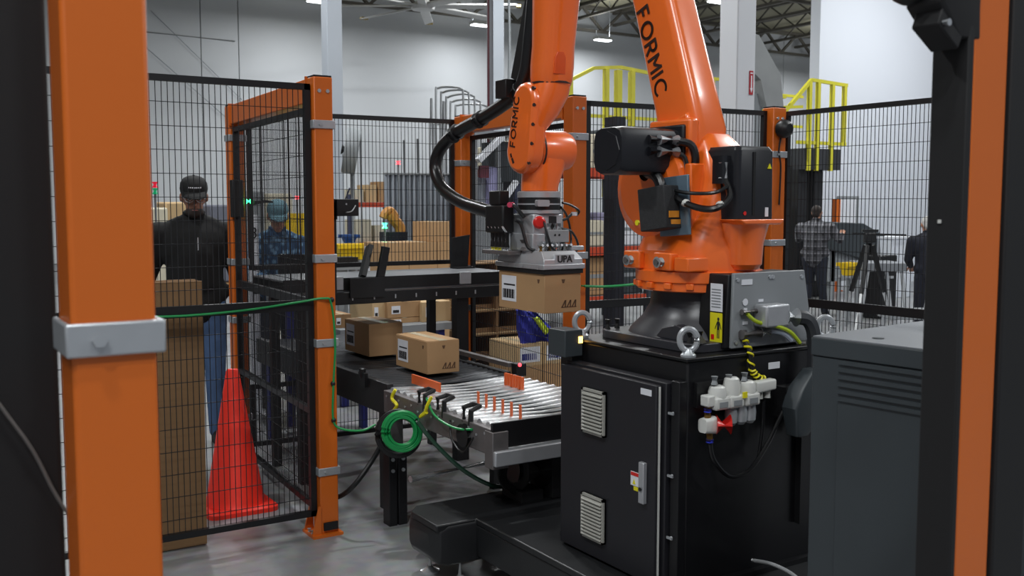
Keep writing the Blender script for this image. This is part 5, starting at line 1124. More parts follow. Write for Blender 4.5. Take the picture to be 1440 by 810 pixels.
for k in range(4):
    a = PI / 2 * k; dd = a1 * math.cos(a) + a2 * math.sin(a); MB().bar(Vector((0, 0, q.z)) + dd * .04, Vector((0, 0, q.z)) + dd * r_ * .88, .10, .01, ax_).build('fan_blade', M_GREYP, t, local=True)
MB().cyl(Vector((0, 0, q.z)) - ax_ * .12, Vector((0, 0, q.z)) + ax_ * .02, .07, n=12).build('fan_motor', M_BLACK, t, local=True)
MB().cyl((.02, .0, .1), (.02, 0, q.z - r_), .025, n=8).build('stand_pole', M_GREYP, t, local=True)
MB().lathe([(.3, 0), (.3, .03), (.05, .08)], (0, 0, 0), n=20).build('stand_base', M_BLACK, t, local=True)
# steel posts behind far panel
g5 = 'thin steel posts behind the mesh'
for k, (u, v0, d) in enumerate(((508, 190, 16), (569, 198, 17), (588, 196, 17), (576, 225, 11))):
    p = G(u, d); zt = hz_(v0, d)
    if k < 3:
        t = thing('steel_post', ('thin steel post right of the drum fan', 'thin steel post behind the mesh, left of a pair', 'thin steel post behind the mesh, right of a pair')[k], 'post', p, g5)
        MB().cyl((0, 0, .02), (0, 0, zt), .022, n=8).build('pole', M_TUBE, t, local=True); MB().bx(-.08, .08, -.08, .08, 0, .02).build('base_plate', M_TUBE, t, local=True)
def stack_light(label, u, v, d, tiers, zb=0.0, r=.03, h=.07):
    p = P(u, v, d=d); t = thing('stack_light', label, 'signal lamp', (p.x, p.y, zb), 'signal lamps')
    MB().cyl((0, 0, 0), (0, 0, p.z - zb - h), .014, n=8).build('pole', M_GREYP, t, local=True); MB().bx(-.06, .06, -.06, .06, 0, .015).build('base', M_GREYP, t, local=True)
    for k, m in enumerate(tiers): MB().cyl((0, 0, p.z - zb - h + k * h), (0, 0, p.z - zb - h + (k + 1) * h - .005), r, n=12).build('lens', m, t, local=True)
stack_light('signal lamp with red over green lens above the black capped man', 218, 264, 11, (M_GREENOFF, M_REDOFF), r=.04, h=.07)
stack_light('glowing pink red signal lamp left of the hose loop', 560, 226, 14, (M_REDLENS,), r=.035, h=.05)
stack_light('red signal lamp above the yellow guard', 418, 275, 14, (M_REDLENS,), r=.04, h=.05)
# orange second machine with green light
d = 12.6; p = G(553, d)
stack_light('bright green signal lamp beside the small tan robot', 541, 313, 12.3, (M_TEETHGREEN,), r=.035, h=.07)
t = thing('small_robot', 'small tan robot on a navy and white base behind the cartons', 'robot', p)
M_TAN = mat('tan_paint', (190, 130, 62), .5)
zb_ = hz_(352, d); 
MB().bx(-.20, .20, -.15, .15, 0, hz_(340, d)).build('white_base', M_PAPER, t, local=True)
MB().path([((0, 0, hz_(341, d)), (1, 0, 0), (0, 1, 0), .15, .14, .05), ((0, 0, hz_(326, d)), (1, 0, 0), (0, 1, 0), .15, .14, .05)]).build('navy_base', M_NAVYC, t, local=True)
MB().tube(catmull([(.10, 0, hz_(328, d)), (.08, 0, hz_(318, d)), (.0, 0, hz_(308, d)), (-.06, 0, hz_(300, d))]), .07, 10).build('lower_arm', M_TAN, t, local=True)
MB().tube(catmull([(.04, 0, hz_(306, d)), (-.04, 0, hz_(296, d)), (-.12, -.02, hz_(299, d)), (-.16, -.02, hz_(306, d))]), .05, 10).build('upper_arm', M_TAN, t, local=True)
# silver tube frames
d = 20
for k in range(6):
    u0, u1, vt_, vm = ((614, 652, 126, 122), (621, 660, 128, 122), (628, 668, 131, 124), (634, 676, 134, 128), (641, 686, 136, 132), (611, 690, 162, 160))[k]
    p = G(u0, d + .5 * k); p_ = G(u1, d + .5 * k + .6); w = (p_ - p).length; an = math.atan2(p_.y - p.y, p_.x - p.x)
    t = thing('tube_frame', 'tall silver tube frame beside the red pipe column, ' + ('leftmost of the nested row', 'second of the nested row', 'third of the nested row', 'fourth of the nested row', 'fifth of the nested row', 'lower wide one')[k], 'frame', p, 'silver tube frames', an)
    zt, zm = hz_(vt_, d), hz_(vm, d)
    MB().tube(catmull([(0, 0, .1), (0, 0, zt * .6), (0, 0, zt - .15), (.06, 0, zt), (w * .55, 0, zm), (w - .06, 0, zm - .02), (w, 0, zm - .2), (w, 0, zm * .6), (w, 0, .1)], 4), .022, 8).build('bent_tube', M_TUBE, t, local=True)
    MB().bar((0, 0, .12), (w, 0, .12), .05).bx(-.05, .05, -.4, .4, 0, .1).bx(w - .05, w + .05, -.4, .4, 0, .1).build('foot_rail', M_TUBE, t, local=True)
    MB().bar((0, 0, zt * .55), (w, 0, zt * .55), .04).build('cross_tube', M_TUBE, t, local=True)
for k, u in enumerate((607, 624)):
    p = G(u, 19); t = thing('a_frame_post', 'thin silver A frame post left of the tube frames, ' + ('outer', 'inner') + ' one' if False else 'thin silver A frame post beside the tube frames, ' + ('outer', 'inner')[k] + ' one', 'post', p)
    z = hz_(140 + 4 * k, 19); MB().tube([(-.09, 0, 0), (0, 0, z), (.02, 0, z), (.05, 0, 0)], .016, 6).build('legs', M_TUBE, t, local=True); MB().bar((-.05, 0, z * .5), (.03, 0, z * .5), .02).build('rung', M_TUBE, t, local=True)

# ---------------- machinery behind the wrist (u 665-830)
t = thing('process_machine', 'pale grey process machine with sloping chute behind the robot wrist', 'machine', (0, 0, 0))
d = 12; y = G(690, d).y
def fb(u0, v0, u1, v1, y, dp, m, nm, par, bev=0):
    a = P(u0, v1, y=y); b = P(u1, v0, y=y); return MB().bx(a.x, b.x, y, y + dp, a.z, b.z).build(nm, m, par, bevel=bev)
for u in (668, 700, 735): MB().bx(P(u, 300, y=y).x, P(u + 4, 300, y=y).x, y, y + .06, 0, P(u, 190, y=y).z).build('frame_post', M_TUBE, t)
fb(668, 250, 705, 300, y + .1, .6, M_CORR, 'side_cover', t); fb(670, 300, 740, 420, y + .1, .6, M_GREYP, 'lower_cover', t)
fb(700, 200, 735, 255, y + .15, .4, M_SLATE, 'control_panel', t); fb(676, 233, 688, 250, y - .02, .05, mat('maroon', (96, 36, 52), .5), 'maroon_box', t)
fb(688, 235, 702, 290, y + .02, .08, mat('lilac_panel', (150, 148, 186), .5), 'lilac_panel', t)
MB().bar(P(672, 226, y=y - .05), P(706, 192, y=y - .05), .10, .06).build('chute', M_PAPER, t); MB().bar(P(706, 285, y=y - .05), P(726, 255, y=y - .05), .08, .05).build('lower_chute', M_PAPER, t)
fb(725, 240, 760, 330, y + .2, .3, M_RACKB, 'blue_upright', t); fb(668, 186, 740, 190, y, .5, M_TUBE, 'top_frame', t)
# rack behind robot
y = 11.2
xa_, xb_ = P(700, 300, y=y).x, P(912, 300, y=y).x
rack('tall pallet rack with orange beams behind the robot arm', xa_, y, xb_ - xa_, 1.0, (.35, 1.05, 2.15), 2.45, ub=mat('dark_upright', (54, 58, 66), .5))
gg = 'goods on the rack behind the robot'
names = [(705, 214, 735, 240, 2.15, M_CARDP, 'cream carton on the third shelf at the left end'), (742, 205, 800, 240, 2.15, M_CARDP, 'long cream carton on the third shelf behind the wrist'), (832, 190, 846, 235, 2.15, M_CARDP, 'cream carton on the third shelf next to the post'), (850, 180, 875, 235, 2.15, M_SLATE, 'dark crate on the third shelf behind the black motor'), (880, 170, 905, 235, 2.15, M_SLATE, 'dark crate on the third shelf near the link arm'),
         (705, 280, 760, 335, 1.05, M_CARDP, 'cream carton on the second shelf at the left end'), (765, 270, 800, 335, 1.05, M_GREYP, 'grey crate on the second shelf behind the gripper'), (828, 255, 850, 290, 1.05, M_CARDP, 'cream carton on the second shelf beside the post'), (852, 285, 872, 330, 1.05, mat('lilac_bag', (170, 166, 200), .6), 'lilac bag on the second shelf'), (876, 290, 908, 335, 1.05, M_PAPER, 'white sack on the second shelf near the robot'),
         (828, 330, 858, 400, .35, M_CARD, 'brown carton on the bottom shelf beside the post'), (862, 335, 905, 410, .35, M_SLATE, 'dark crate on the bottom shelf near the robot'), (705, 350, 790, 420, .35, M_CARDD, 'wide brown carton on the bottom shelf')]
for u0, v0, u1, v1, zb_, m, lab in names:
    a = P(u0, v1, y=y + .1); b = P(u1, v0, y=y + .1); hgt = max(.2, min(.55, (v1 - v0) * .0105))
    t = thing('rack_goods', lab + ' of the tall rack', 'box', (a.x, y + .1, zb_ + .065), gg)
    MB().bx(0, b.x - a.x, 0, .7, 0, hgt).build('box_body', m, t, bevel=.02, local=True)
    MB().bx(.02, b.x - a.x - .02, -.004, .002, hgt * .45, hgt * .55).build('strap', M_GREYP, t, local=True)
# tall dark post behind the orange shoulder hub
p = G(864, 6.9); t = thing('dark_upright', 'tall dark blue upright behind the mesh left of the robot shoulder', 'post', p)
MB().bx(-.045, .045, -.06, .06, .02, 2.3).build('upright', mat('navy_upright', (34, 38, 48), .5), t, local=True); MB().bx(-.1, .1, -.1, .1, 0, .02).build('base_plate', M_BLACK, t, local=True)
# white tank / sack pile behind robot
# ---------------- yellow platform with railings
M_YR = mat('rail_yellow', (214, 206, 60), .45, noise=.05)
t = thing('yellow_platform', 'black steel platform with yellow railings and stairs behind the robot', 'platform', (0, 0, 0))
y = 12.5; zp = 2.72; zr = 3.80
X = lambda u, yy=y: P(u, 150, y=yy).x
MB().bx(X(1134), X(1184), y, y + 1.2, zp - .38, zp).build('platform_edge', mat('dark_steel', (52, 54, 58), .5), t)
for u in (1131, 1154): MB().bx(X(u), X(u) + .23, y + .1, y + .4, 0, zp - .38).build('support_column', mat('black_steel', (30, 31, 34), .5), t)
MB().bx(X(796), X(905), y, y + 1.2, zp - .15, zp).build('walkway', M_GREYP, t)
MB().bx(X(905), X(1120), y + .3, y + 1.2, zp - .15, zp).build('walkway', M_GREYP, t)
for u in (800, 900, 1000, 1070): MB().bx(X(u), X(u) + .12, y + .5, y + .62, 0, zp - .15).build('support_column', M_GREYP, t)
def rail(x0, z0, x1, z1, yy=y, r=.05, nm='rail'): MB().bar((x0, yy, z0), (x1, yy, z1), r).build(nm, M_YR, t)
for u, w in ((852, .06), (869, .09), (888, .07)): MB().bx(X(u) - w / 2, X(u) + w / 2, y - .05, y + .05, zp - .9, zr).build('railing_post', M_YR, t)
rail(X(796), 3.35 + .2, X(835), zr); rail(X(835), zr, X(872), zr + .05); rail(X(872), zr + .05, X(912), zr)
rail(X(796), zp + .35, X(930), zp + .35); rail(X(796), zp + .05, X(930), zp + .05)
for u in (800, 930, 1000): MB().bx(X(u) - .05, X(u) + .05, y - .04, y + .04, zp - .05, zr).build('railing_post', M_YR, t)
rail(X(912), zr, X(1010), zr)
# right end: two guarded bays with sloping stair rail
for u in (1058, 1066, 1080): MB().bx(X(u) - .035, X(u) + .035, y - .035, y + .035, zp, zr - .02).build('railing_post', M_YR, t)
rail(X(1052), zr - .1, X(1084), zr - .1, r=.06); rail(X(1084), zr - .1, X(1056), zr - 1.0, r=.06); rail(X(1086), zr - .4, X(1128), zr - .35)
for u in (1138, 1150, 1170, 1187): MB().bx(X(u) - .035, X(u) + .035, y - .035, y + .035, zp - .4 if u < 1180 else zp + .1, zr + .1 if u > 1130 else zr).build('railing_post', M_YR, t)
rail(X(1140), zr + .14, X(1190), zr + .10, r=.06); rail(X(1140), zr + .14, X(1098), zr - .55, r=.06); rail(X(1104), zr - .2, X(1075), zr - .2, r=.06)
rail(X(1122), zp + .10, X(1190), zp + .10, r=.06); rail(X(1187), zr, X(1187), zp + .1, r=.06)
for yy in (y + 1.15,): rail(X(1120), zr, X(1196), zr, yy); rail(X(1120), zp + .5, X(1196), zp + .5, yy)
for k in range(7): MB().bx(X(1098) - .1 * k - .3, X(1098) - .1 * k, y + .1, y + .9, zp - .2 * k - .24, zp - .2 * k - .2).build('stair_tread', M_YR, t)
# grey chute behind the white column
t = thing('grey_chute', 'grey sheet metal chute beside the wide white column', 'chute', (0, 0, 0))
yc_ = 9.2; pts = [(1058, 45), (1068, 50), (1098, 105), (1102, 150), (1078, 150), (1070, 112), (1058, 100)]
MB().prism([(P(u, v, y=yc_).x, P(u, v, y=yc_).z) for u, v in pts], 'y', yc_, yc_ + .5).build('chute', mat('galvanised', (150, 152, 152), .5, .3, noise=.15, scale=4), t)
MB().bx(P(1062, 150, y=yc_).x, P(1080, 150, y=yc_).x, yc_ + .1, yc_ + .4, 0, P(1070, 130, y=yc_).z).build('chute_stand', M_GREYP, t)

# ---------------- right side: board, machine, tripod, tables
t = thing('white_board', 'white board in a grey frame on the white partition wall', 'board', P(1190, 300, y=PW - .05))
fb(1178, 276, 1208, 326, PW - .05, .045, M_GREYP, 'frame', t); fb(1181, 280, 1204, 323, PW - .062, .015, M_PAPER, 'board', t)
a = P(1175, 330, y=13.2); t = thing('orange_bollard', 'narrow orange post left of the white board', 'post', (a.x, 13.2, 0))
MB().bx(-.055, .055, -.055, .055, 0, P(1175, 280, y=13.2).z).build('post', M_ORANGE, t, local=True); MB().bx(-.12, .12, -.12, .12, 0, .02).build('base_plate', M_ORANGE, t, local=True)
t = thing('dark_machine', 'long dark grey machine behind the tripod', 'machine', (0, 0, 0))
yy = 11.9; MB().prism([(P(u, v, y=yy).x, P(u, v, y=yy).z) for u, v in ((1172, 312), (1215, 314), (1250, 334), (1250, 376), (1172, 352))], 'y', yy, yy + .5).build('hood', M_SLATE, t, bevel=.02)
for u in (1176, 1240): MB().bx(P(u, 350, y=yy).x, P(u, 350, y=yy).x + .1, yy + .1, yy + .2, 0, P(u, 350, y=yy).z).build('leg', M_GREYP, t)
MB().bx(P(1172, 352, y=yy).x, P(1250, 352, y=yy).x, yy + .1, yy + .4, P(1200, 395, y=yy).z, P(1200, 352, y=yy).z).build('lower_body', M_GREYP, t)
t = thing('white_crate', 'white crate standing right of the dark machine', 'crate', (0, 0, 0))
MB().bx(P(1252, 375, y=11.6).x, P(1282, 375, y=11.6).x, 11.6, 12.1, 0, P(1260, 336, y=11.6).z).build('crate_body', M_WALLR, t, bevel=.01)
MB().bx(P(1252, 375, y=11.6).x - .02, P(1282, 375, y=11.6).x + .02, 11.58, 12.12, P(1260, 336, y=11.6).z, P(1260, 333, y=11.6).z).build('lid', M_PAPER, t)
bin_('small yellow bin on the floor behind the tripod legs', 1192, 1208, 370, 388, 13.9, M_YELB)
a = P(1192, 388.3, d=13.9); b = P(1208, 388, y=a.y); t = thing('stool', 'grey stool under the small yellow bin', 'stool', (a.x, a.y, 0)); w = b.x - a.x
MB().bx(-.02, w + .02, -.02, w * .7 + .02, a.z - .03, a.z - .002).build('seat', M_GREYP, t, local=True)
for i in (0, w - .03):
    for j in (0, w * .7 - .03): MB().bx(i, i + .03, j, j + .03, 0, a.z - .03).build('leg', M_GREYP, t, local=True)
# camera tripod
d = 12.5; tp = G(1224, d); zh = hz_(345, d)
t = thing('camera_tripod', 'tall camera tripod with silver legs and a pan handle', 'tripod', tp)
for k, a in enumerate((R(200), R(-15), R(95))):
    dv = Vector((math.cos(a), math.sin(a), 0)); lg = MB().bar(dv * .05 + Vector((0, 0, zh)), dv * .24 + Vector((0, 0, zh * .5)), .045).build('leg', M_BLACK, t, local=True)
    MB().bar(dv * .23 + Vector((0, 0, zh * .52)), dv * .46 + Vector((0, 0, .02)), .03).build('lower_leg', M_CHROME, lg, local=True)
    MB().ell(dv * .46 + Vector((0, 0, .02)), (.03, .03, .02), 8, 6).build('foot', M_BLACK, lg, local=True)
MB().cyl((0, 0, zh - .12), (0, 0, zh + .03), .04, n=12).build('bowl', M_BLACK, t, local=True)
MB().box((0, 0, zh + .10), (.14, .12, .13), YAW * -1).build('fluid_head', M_BLACK, t, bevel=.02, local=True)
MB().box((0, 0, zh + .185), (.2, .08, .03), -YAW).build('camera_plate', M_BLACK, t, local=True)
e1 = Vector((math.cos(YAW), -math.sin(YAW), 0))
MB().bar(e1 * -.22 + Vector((0, 0, zh + .15)), e1 * .46 + Vector((0, 0, zh + .13)), .02).build('pan_handle', M_BLACK, t, local=True)
# folding work table and bench
def table(label, u0, u1, v, d, dp, th, m, nm='work_table', cat='table'):
    a = P(u0, v, d=d); b = P(u1, v, d=d); ang = math.atan2(b.y - a.y, b.x - a.x); w = (b - a).length
    t = thing(nm, label, cat, (a.x, a.y, 0), None, ang)
    MB().bx(0, w, 0, dp, a.z - th, a.z).build('table_top', m, t, bevel=.01, local=True)
    for i in (0.04, w - .08):
        for j in (.04, dp - .08): MB().bar((i + .02, j, a.z - th), (i + (.12 if i > .5 else -.08), j, 0.0), .04).build('leg', M_CHROME, t, local=True)
    return t
table('grey work table right of the tripod', 1216, 1276, 370, 14.0, .7, .12, M_GREY_LITSLATE)
t = table('low grey bench in front of the work table at the right', 1252, 1330, 438, 10.5, .4, .09, M_GREYP, 'low_bench', 'bench')
a = P(1254, 372, d=14.6); t = thing('dark_case', 'dark equipment case under the grey work table', 'case', (a.x, a.y + .2, 0)); MB().bx(0, .4, 0, .3, .0, .95).build('case_body', M_BLACK, t, bevel=.02, local=True); MB().bx(.1, .3, -.02, 0, .6, .64).build('handle', M_CHROME, t, local=True)
# cream goods along the left behind the men
gl = 'pale goods far behind the black capped man'
for k, (u0, u1, v0, d, m) in enumerate(((208, 236, 292, 20, M_CARDP), (232, 262, 284, 21, M_CARDL), (296, 330, 288, 20, mat('dusk_blue', (98, 100, 112), .6)), (345, 372, 268, 22, M_GREYP), (376, 412, 272, 25, M_CARDP))):
    a = G(u0, d); b = P(u1, 288, y=a.y); t = thing('wrapped_load', ('cream wrapped load left of the black capped man', 'tan wrapped load behind the black cap', 'dusky blue wrapped load right of the black cap', 'grey wrapped load behind the side panel', 'cream wrapped load behind the teal cap')[k], 'pallet load', (a.x, a.y, 0), gl)
    w = b.x - a.x; MB().bx(0, w, 0, 1.0, .13, hz_(v0, d)).build('load', m, t, bevel=.04, local=True); MB().bx(-.03, w + .03, 0, 1.0, 0, .12).build('pallet_base', M_WOOD, t, local=True)
# desk with monitor for the teal capped man
d = 7.6; a = P(360, 385, d=d); b = P(440, 388, d=d - .2); dz_ = .98
t = thing('operator_desk', 'cluttered desk behind the side mesh panel', 'desk', (0, 0, 0)); xa_ = P(352, 390, y=7.3).x; xb_ = P(440, 390, y=7.3).x
MB().bx(xa_ + .25, xb_ + .1, 7.25, 7.70, dz_ - .04, dz_).build('desk_top', M_GREYP, t, bevel=.005)
for xx in (xa_ + .27, xb_ + .02):
    for yy in (7.28, 7.62): MB().bx(xx, xx + .05, yy, yy + .05, 0, dz_ - .04).build('leg', M_BLUESTEEL, t)
MB().bx(xa_ + .3, xb_ + .05, 7.29, 7.32, .45, .5).build('stretcher', M_BLUESTEEL, t)
mx_ = P(418, 350, y=7.35).x; t = thing('monitor', 'black computer monitor on the desk by the teal capped man', 'monitor', (mx_, 7.35, dz_))
MB().box((mx_, 7.37, dz_ + .21), (.05, .36, .26), .45).build('screen', M_GLASSD, t, bevel=.006); MB().bx(mx_ - .02, mx_ + .02, 7.37, 7.41, dz_ + .01, dz_ + .12).build('stand', M_BLACK, t); MB().bx(mx_ - .07, mx_ + .07, 7.31, 7.47, dz_, dz_ + .012).build('base', M_BLACK, t)
kx = P(400, 380, y=7.32).x; tag(MB().bx(kx - .1, kx + .18, 7.28, 7.38, dz_, dz_ + .018).build('keyboard', M_GREYP, bevel=.004), 'grey keyboard on the desk', 'keyboard')
nx_ = P(373, 330, y=7.6).x; t = thing('number_post', 'white post with a number behind the side mesh panel', 'post', (nx_, 7.6 + .3, 0))
MB().bx(nx_ - .04, nx_ + .04, 7.88, 7.92, 0, 1.62).build('post', M_PAPER, t); text('3', 'number', M_INK, t, (nx_, 7.876, 1.47), (1, 0, 0), (0, 0, 1), .13)
# diagonal thin wires on the back wall
for k, (p, q) in enumerate((((200, 62), (335, 180)), ((212, 15), (345, 145)))):
    tag(MB().cyl(P(*p, y=WB - .08), P(*q, y=WB - .08), .010, n=6).build('guy_wire', M_COLW), ('lower', 'upper')[k] + ' thin wire slanting across the white back wall at the left', 'wire')

# ================================================================== PEOPLE
def blob(parts, name, m, parent, vox=.009, smooth=6):
    """one continuous skin grown around tapered limbs and ellipsoids"""
    mb = MB()
    for p in parts:
        if p[0] == 'c':
            _, a, ra, b, rb_ = p; a = Vector(a); b = Vector(b); n_ = max(2, int((b - a).length / (min(ra, rb_) * .6)) + 1)
            mb.tube([a.lerp(b, i / n_) for i in range(n_ + 1)], [ra + (rb_ - ra) * i / n_ for i in range(n_ + 1)], 12)
            mb.ell(a, (ra,) * 3, 12, 8); mb.ell(b, (rb_,) * 3, 12, 8)
        else: mb.ell(p[1], p[2], 18, 12, p[3] if len(p) > 3 else None)
    me = mb.mesh(name); tmp = bpy.data.objects.new('tmp', me); COL.objects.link(tmp)
    r = tmp.modifiers.new('r', 'REMESH'); r.mode = 'VOXEL'; r.voxel_size = vox
    s = tmp.modifiers.new('s', 'SMOOTH'); s.factor = .5; s.iterations = smooth
    dg = bpy.context.evaluated_depsgraph_get(); out = bpy.data.meshes.new_from_object(tmp.evaluated_get(dg))
    bpy.data.objects.remove(tmp); bpy.data.meshes.remove(me)
    for p in out.polygons: p.use_smooth = True
    out.materials.clear(); out.materials.append(m); out.name = name
    o = bpy.data.objects.new(name, out); COL.objects.link(o); o.parent = parent; return o
def hand(w, d, side, curl=.5):
    """palm and five bent fingers from wrist w, pointing along d"""
    w = Vector(w); d = Vector(d).normalized(); a = Vector((0, 1, 0)) if abs(d.y) < .8 else Vector((1, 0, 0)); a = (a - d * a.dot(d)).normalized(); n_ = d.cross(a) * side
    ps = [('c', w, .026, w + d * .05, .028)]
    for k in range(3): ps.append(('c', w + d * .04 + a * (.024 * (k - 1)), .017, w + d * .085 + a * (.025 * (k - 1)), .015))
    for k, L in enumerate((.070, .080, .076, .058)):
        b = w + d * .09 + a * (.036 - .024 * k); m_ = b + (d * (1 - .3 * curl) - n_ * .5 * curl) * (L * .5); e = m_ + (d * (1 - curl) - n_ * .9 * curl) * (L * .5)
        ps += [('c', b, .0095, m_, .0088), ('c', m_, .0088, e, .0075)]
    b = w + d * .03 + a * .03; m_ = b + (a * .7 + d * .6 - n_ * .3) * .04; e = m_ + (d * .8 + a * .1 - n_ * .4) * .035
    return ps + [('c', b, .014, m_, .0115), ('c', m_, .0115, e, .0095)]
def person(label, loc, rz, hgt, skin, top_m, leg_m, L_el, L_wr, R_el, R_wr, tilt=0.0, lean=0.0, stout=1.0, cap=None, hair=M_HAIRB, glasses=False, collar=None, legs=None, turn=0.0, beard=None):
    t = thing('person', label, 'person', loc, None, rz); k = hgt / 1.75; t.scale = (k, k, k)
    hipz = .92; nk = Vector((0, -.02 - lean * .45, 1.50 - lean * .08)); ch = Vector((0, -lean * .28, 1.30)); hip = Vector((0, 0, hipz))
    sh = {1: Vector((.185 * stout, ch.y - lean * .1, 1.375 - lean * .05)), -1: Vector((-.185 * stout, ch.y - lean * .1, 1.375 - lean * .05))}
    el = {1: Vector(L_el), -1: Vector(R_el)}; wr = {1: Vector(L_wr), -1: Vector(R_wr)}
    rot = Matrix.Rotation(turn, 3, 'Z') @ Matrix.Rotation(tilt, 3, 'X')
    hc = nk + rot @ Vector((0, -.018, .118))
    def hp_(x, y, z): return hc + rot @ Vector((x, y, z))
    legs = legs or {1: ((.11, -.01, .50), (.12, .03, .09)), -1: ((-.11, -.01, .50), (-.12, .03, .09))}
    body = [('c', hip + Vector((0, 0, .0)), .12 * stout, ch, .125 * stout), ('c', ch, .12, nk, .052), ('c', nk, .054, hp_(0, .01, -.06), .05),
            ('e', hp_(0, .012, .02), (.074, .092, .098), rot), ('e', hp_(0, -.03, -.045), (.054, .058, .062), rot), ('e', hp_(0, -.058, -.088), (.026, .024, .022), rot),
            ('c', hp_(0, -.086, .015), .010, hp_(0, -.104, -.022), .014), ('e', hp_(0, -.080, .032), (.05, .018, .012), rot), ('e', hp_(0, -.085, -.058), (.024, .012, .008), rot)]
    for s in (1, -1):
        body += [('e', hp_(s * .078, .012, .005), (.012, .02, .032), rot), ('c', sh[s], .05, el[s], .037), ('c', el[s], .036, wr[s], .026), ('c', hip + Vector((s * .09, 0, -.02)), .075, legs[s][0], .052), ('c', legs[s][0], .052, legs[s][1], .038)]
        dd = (wr[s] - el[s]); body += hand(wr[s], dd, s)
    bo = blob(body, 'body', skin, t, .0085, 3)
    for s in (1, -1): MB().ell(hp_(s * .03, -.076, .012), (.013, .009, .009), 10, 6).build('eye', M_PAPER, bo, local=True); MB().ell(hp_(s * .03, -.084, .012), (.005, .003, .005), 8, 6).build('iris', M_INK, bo, local=True)
    MB().ell(hp_(0, -.094, -.057), (.02, .004, .004), 10, 6).build('lips', mat('lips', (150, 86, 80), .5), bo, local=True)
    # jacket or shirt
    up = [('c', hip + Vector((0, .0, .02)), .152 * stout, ch + Vector((0, 0, -.05)), .155 * stout), ('e', hip + Vector((0, 0, .08)), (.185 * stout, .13 * stout, .13)), ('e', ch, (.205 * stout, .135 * stout, .19)), ('c', ch + Vector((0, 0, .05)), .12, nk + Vector((0, .005, .0)), .062)]
    for s in (1, -1): up += [('c', nk + Vector((s * .035, .012, -.035)), .062, sh[s] + Vector((s * -.01, 0, -.005)), .072), ('c', ch + Vector((s * .08, 0, .04)), .10, sh[s], .078), ('c', sh[s], .078 * stout, el[s], .058), ('c', el[s], .058, el[s].lerp(wr[s], .93), .044)]
    blob(up, 'jacket', top_m, t, .011, 5)
    MB().tube([nk + Vector((.058 * math.cos(2 * PI * j / 20), .060 * math.sin(2 * PI * j / 20) - .004, .022 - .012 * math.cos(2 * PI * j / 20 + PI / 2))) for j in range(20)], .012, 8, closed=True).build('collar', collar or top_m, t, local=True)
    lg = [('e', hip + Vector((0, 0, -.02)), (.168 * stout, .125 * stout, .13))]
    for s in (1, -1): lg += [('c', hip + Vector((s * .085, 0, -.05)), .098 * stout, legs[s][0], .07), ('c', legs[s][0], .07, Vector(legs[s][1]) + Vector((0, 0, -.02)), .058)]
    blob(lg, 'trousers', leg_m, t, .011, 5)
    for s in (1, -1):
        an = Vector(legs[s][1]); blob([('c', an + Vector((0, .015, -.04)), .044, an + Vector((s * .01, -.13, -.052)), .036), ('c', an + Vector((0, 0, 0)), .045, an + Vector((0, .0, -.04)), .046), ('e', an + Vector((0, -.05, -.078)), (.048, .13, .012))], 'shoe', M_SHOE, t, .008, 2)
    if cap:
        cr = []
        pts = [(.086, .0), (.090, .025), (.086, .06), (.068, .088), (.035, .104), (.004, .108)]
        c = MB(); n_ = 24
        secs = [[hp_(r * math.cos(2 * PI * j / n_) * .96, r * math.sin(2 * PI * j / n_) * 1.14 + .012, .038 + z) for j in range(n_)] for r, z in pts]
        c.loft(secs).build('cap_crown', cap, t, local=True)
        b = [[hp_(.078 * math.cos(a_), .0 - (.09 + e_) * abs(math.sin(a_)) ** .8 + .0, .056 - .012 * e_ / .07 + z_) for a_ in [PI * q / 14 for q in range(15)]] for e_, z_ in ((0, 0), (.075, -.012), (.075, -.018), (0, -.006))]
        vs = [p for r_ in b for p in r_]; fs = [(i * 15 + j, i * 15 + j + 1, ((i + 1) % 4) * 15 + j + 1, ((i + 1) % 4) * 15 + j) for i in range(4) for j in range(14)]
        MB().add(vs, fs).build('cap_brim', cap, t, local=True)
        MB().ell(hp_(0, .012, .147), (.008, .008, .005), 8, 6).build('cap_button', cap, t, local=True)
    hr = [('e', hp_(0, .032, .042), (.080, .088, .085), rot), ('e', hp_(0, .06, -.01), (.066, .05, .07), rot)]
    if cap: hr = [('e', hp_(0, .055, -.0), (.072, .05, .05), rot)]
    else: hr += [('e', hp_(0, -.045, .085), (.058, .04, .03), rot)]
    blob(hr, 'hair', hair, t, .010, 2)
    if beard: blob([('e', hp_(0, -.045, -.075), (.058, .05, .042), rot), ('e', hp_(0, -.07, -.06), (.035, .03, .02), rot)], 'beard', beard, t, .009, 1)
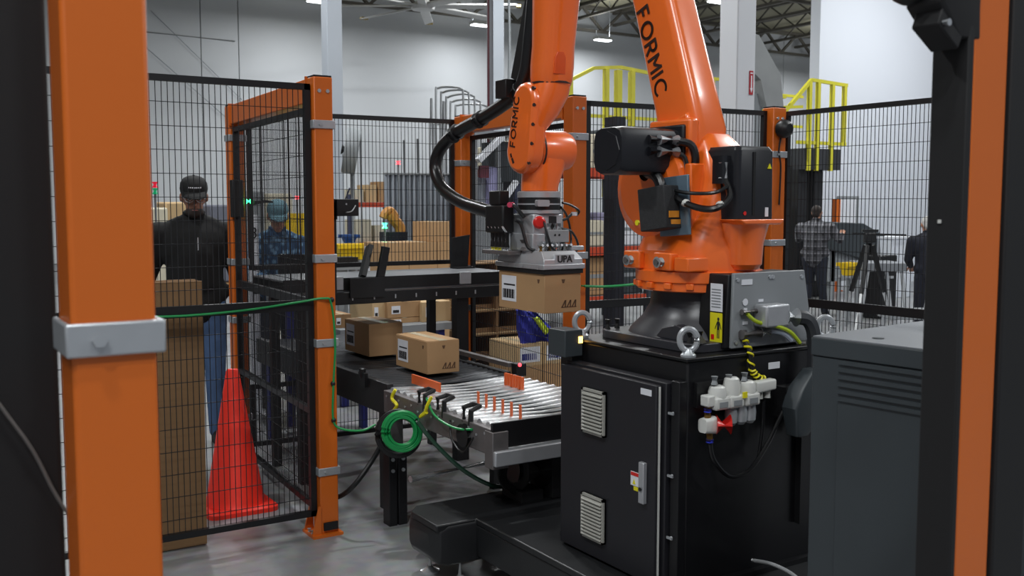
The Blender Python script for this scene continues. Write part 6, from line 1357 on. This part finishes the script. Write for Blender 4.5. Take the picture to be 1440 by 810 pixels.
    if glasses:
        g_ = MB()
        for s in (1, -1): g_.tube([hp_(s * .034 + .026 * math.cos(2 * PI * j / 14), -.098 + .006 * abs(math.cos(2 * PI * j / 14)), .012 + .018 * math.sin(2 * PI * j / 14)) for j in range(14)], .0028, 5, closed=True).bar(hp_(s * .06, -.09, .016), hp_(s * .080, .01, .016), .004)
        g_.bar(hp_(-.008, -.1, .014), hp_(.008, -.1, .014), .004); g_.build('glasses', M_CHROME, t, local=True)
    return t, hp_, rot
def face_to(p, tgt=(0, 0)): return math.atan2(tgt[0] - p[0], -(tgt[1] - p[1]))
mp = G(272, 7.0)
man, hpm, mrot = person('person in black cap and black pullover with blue jeans behind the left mesh panel', mp, face_to(mp) + .05, 1.90, M_SKIND, M_JACKET, M_JEANS,
       (.27, .03, 1.10), (.27, -.08, .86), (-.29, .04, 1.11), (-.33, -.06, .87), tilt=.20, lean=.08, stout=1.16, cap=M_CAPB, hair=M_HAIRB, glasses=True, beard=M_HAIRB)
b = MB()
for k in range(7): b.box(hpm(-.036 + .012 * k, -.088 + .002 * abs(k - 3), .085), (.008, .003, .008), mrot)
b.build('cap_print', M_PAPER, man, local=True)
MB().bx(.008, .014, -.215, -.205, 1.28, 1.36).build('zip_pull', M_CHROME, man, local=True)
bp = G(387, 8.35)
person('person in teal cap and blue printed shirt bending over the desk', bp, face_to(bp) + .1, 1.76, M_SKIN, M_BLUESHIRT, M_DARKJ,
       (.25, -.20, 1.14), (.08, -.42, 1.06), (-.25, -.18, 1.14), (-.06, -.42, 1.06), tilt=.35, lean=.22, cap=M_CAPT, hair=M_HAIRB, glasses=True)
pp = G(1148, 15.2)
person('person in grey plaid shirt and dark trousers seen from behind at the right', pp, face_to(pp) + PI - .25, 1.70, M_SKIN, M_PLAID, M_DARKJ,
       (.30, -.12, 1.20), (.22, -.34, 1.30), (-.36, -.05, 1.20), (-.34, -.26, 1.28), tilt=.1, stout=1.25, hair=M_HAIRB,
       legs={1: ((.10, -.06, .50), (.12, .04, .09)), -1: ((-.12, .02, .50), (-.16, -.04, .09))})
rp = G(1309, 12.4)
person('person with grey hair in dark clothes standing beside the right foreground post', rp, face_to(rp) + PI + .3, 1.58, M_SKIN, M_NAVYC, M_NAVYC,
       (.25, -.10, 1.12), (.16, -.28, 1.02), (-.25, -.12, 1.12), (-.14, -.30, 1.04), tilt=.3, lean=.15, stout=1.12, hair=M_HAIRW, glasses=True)
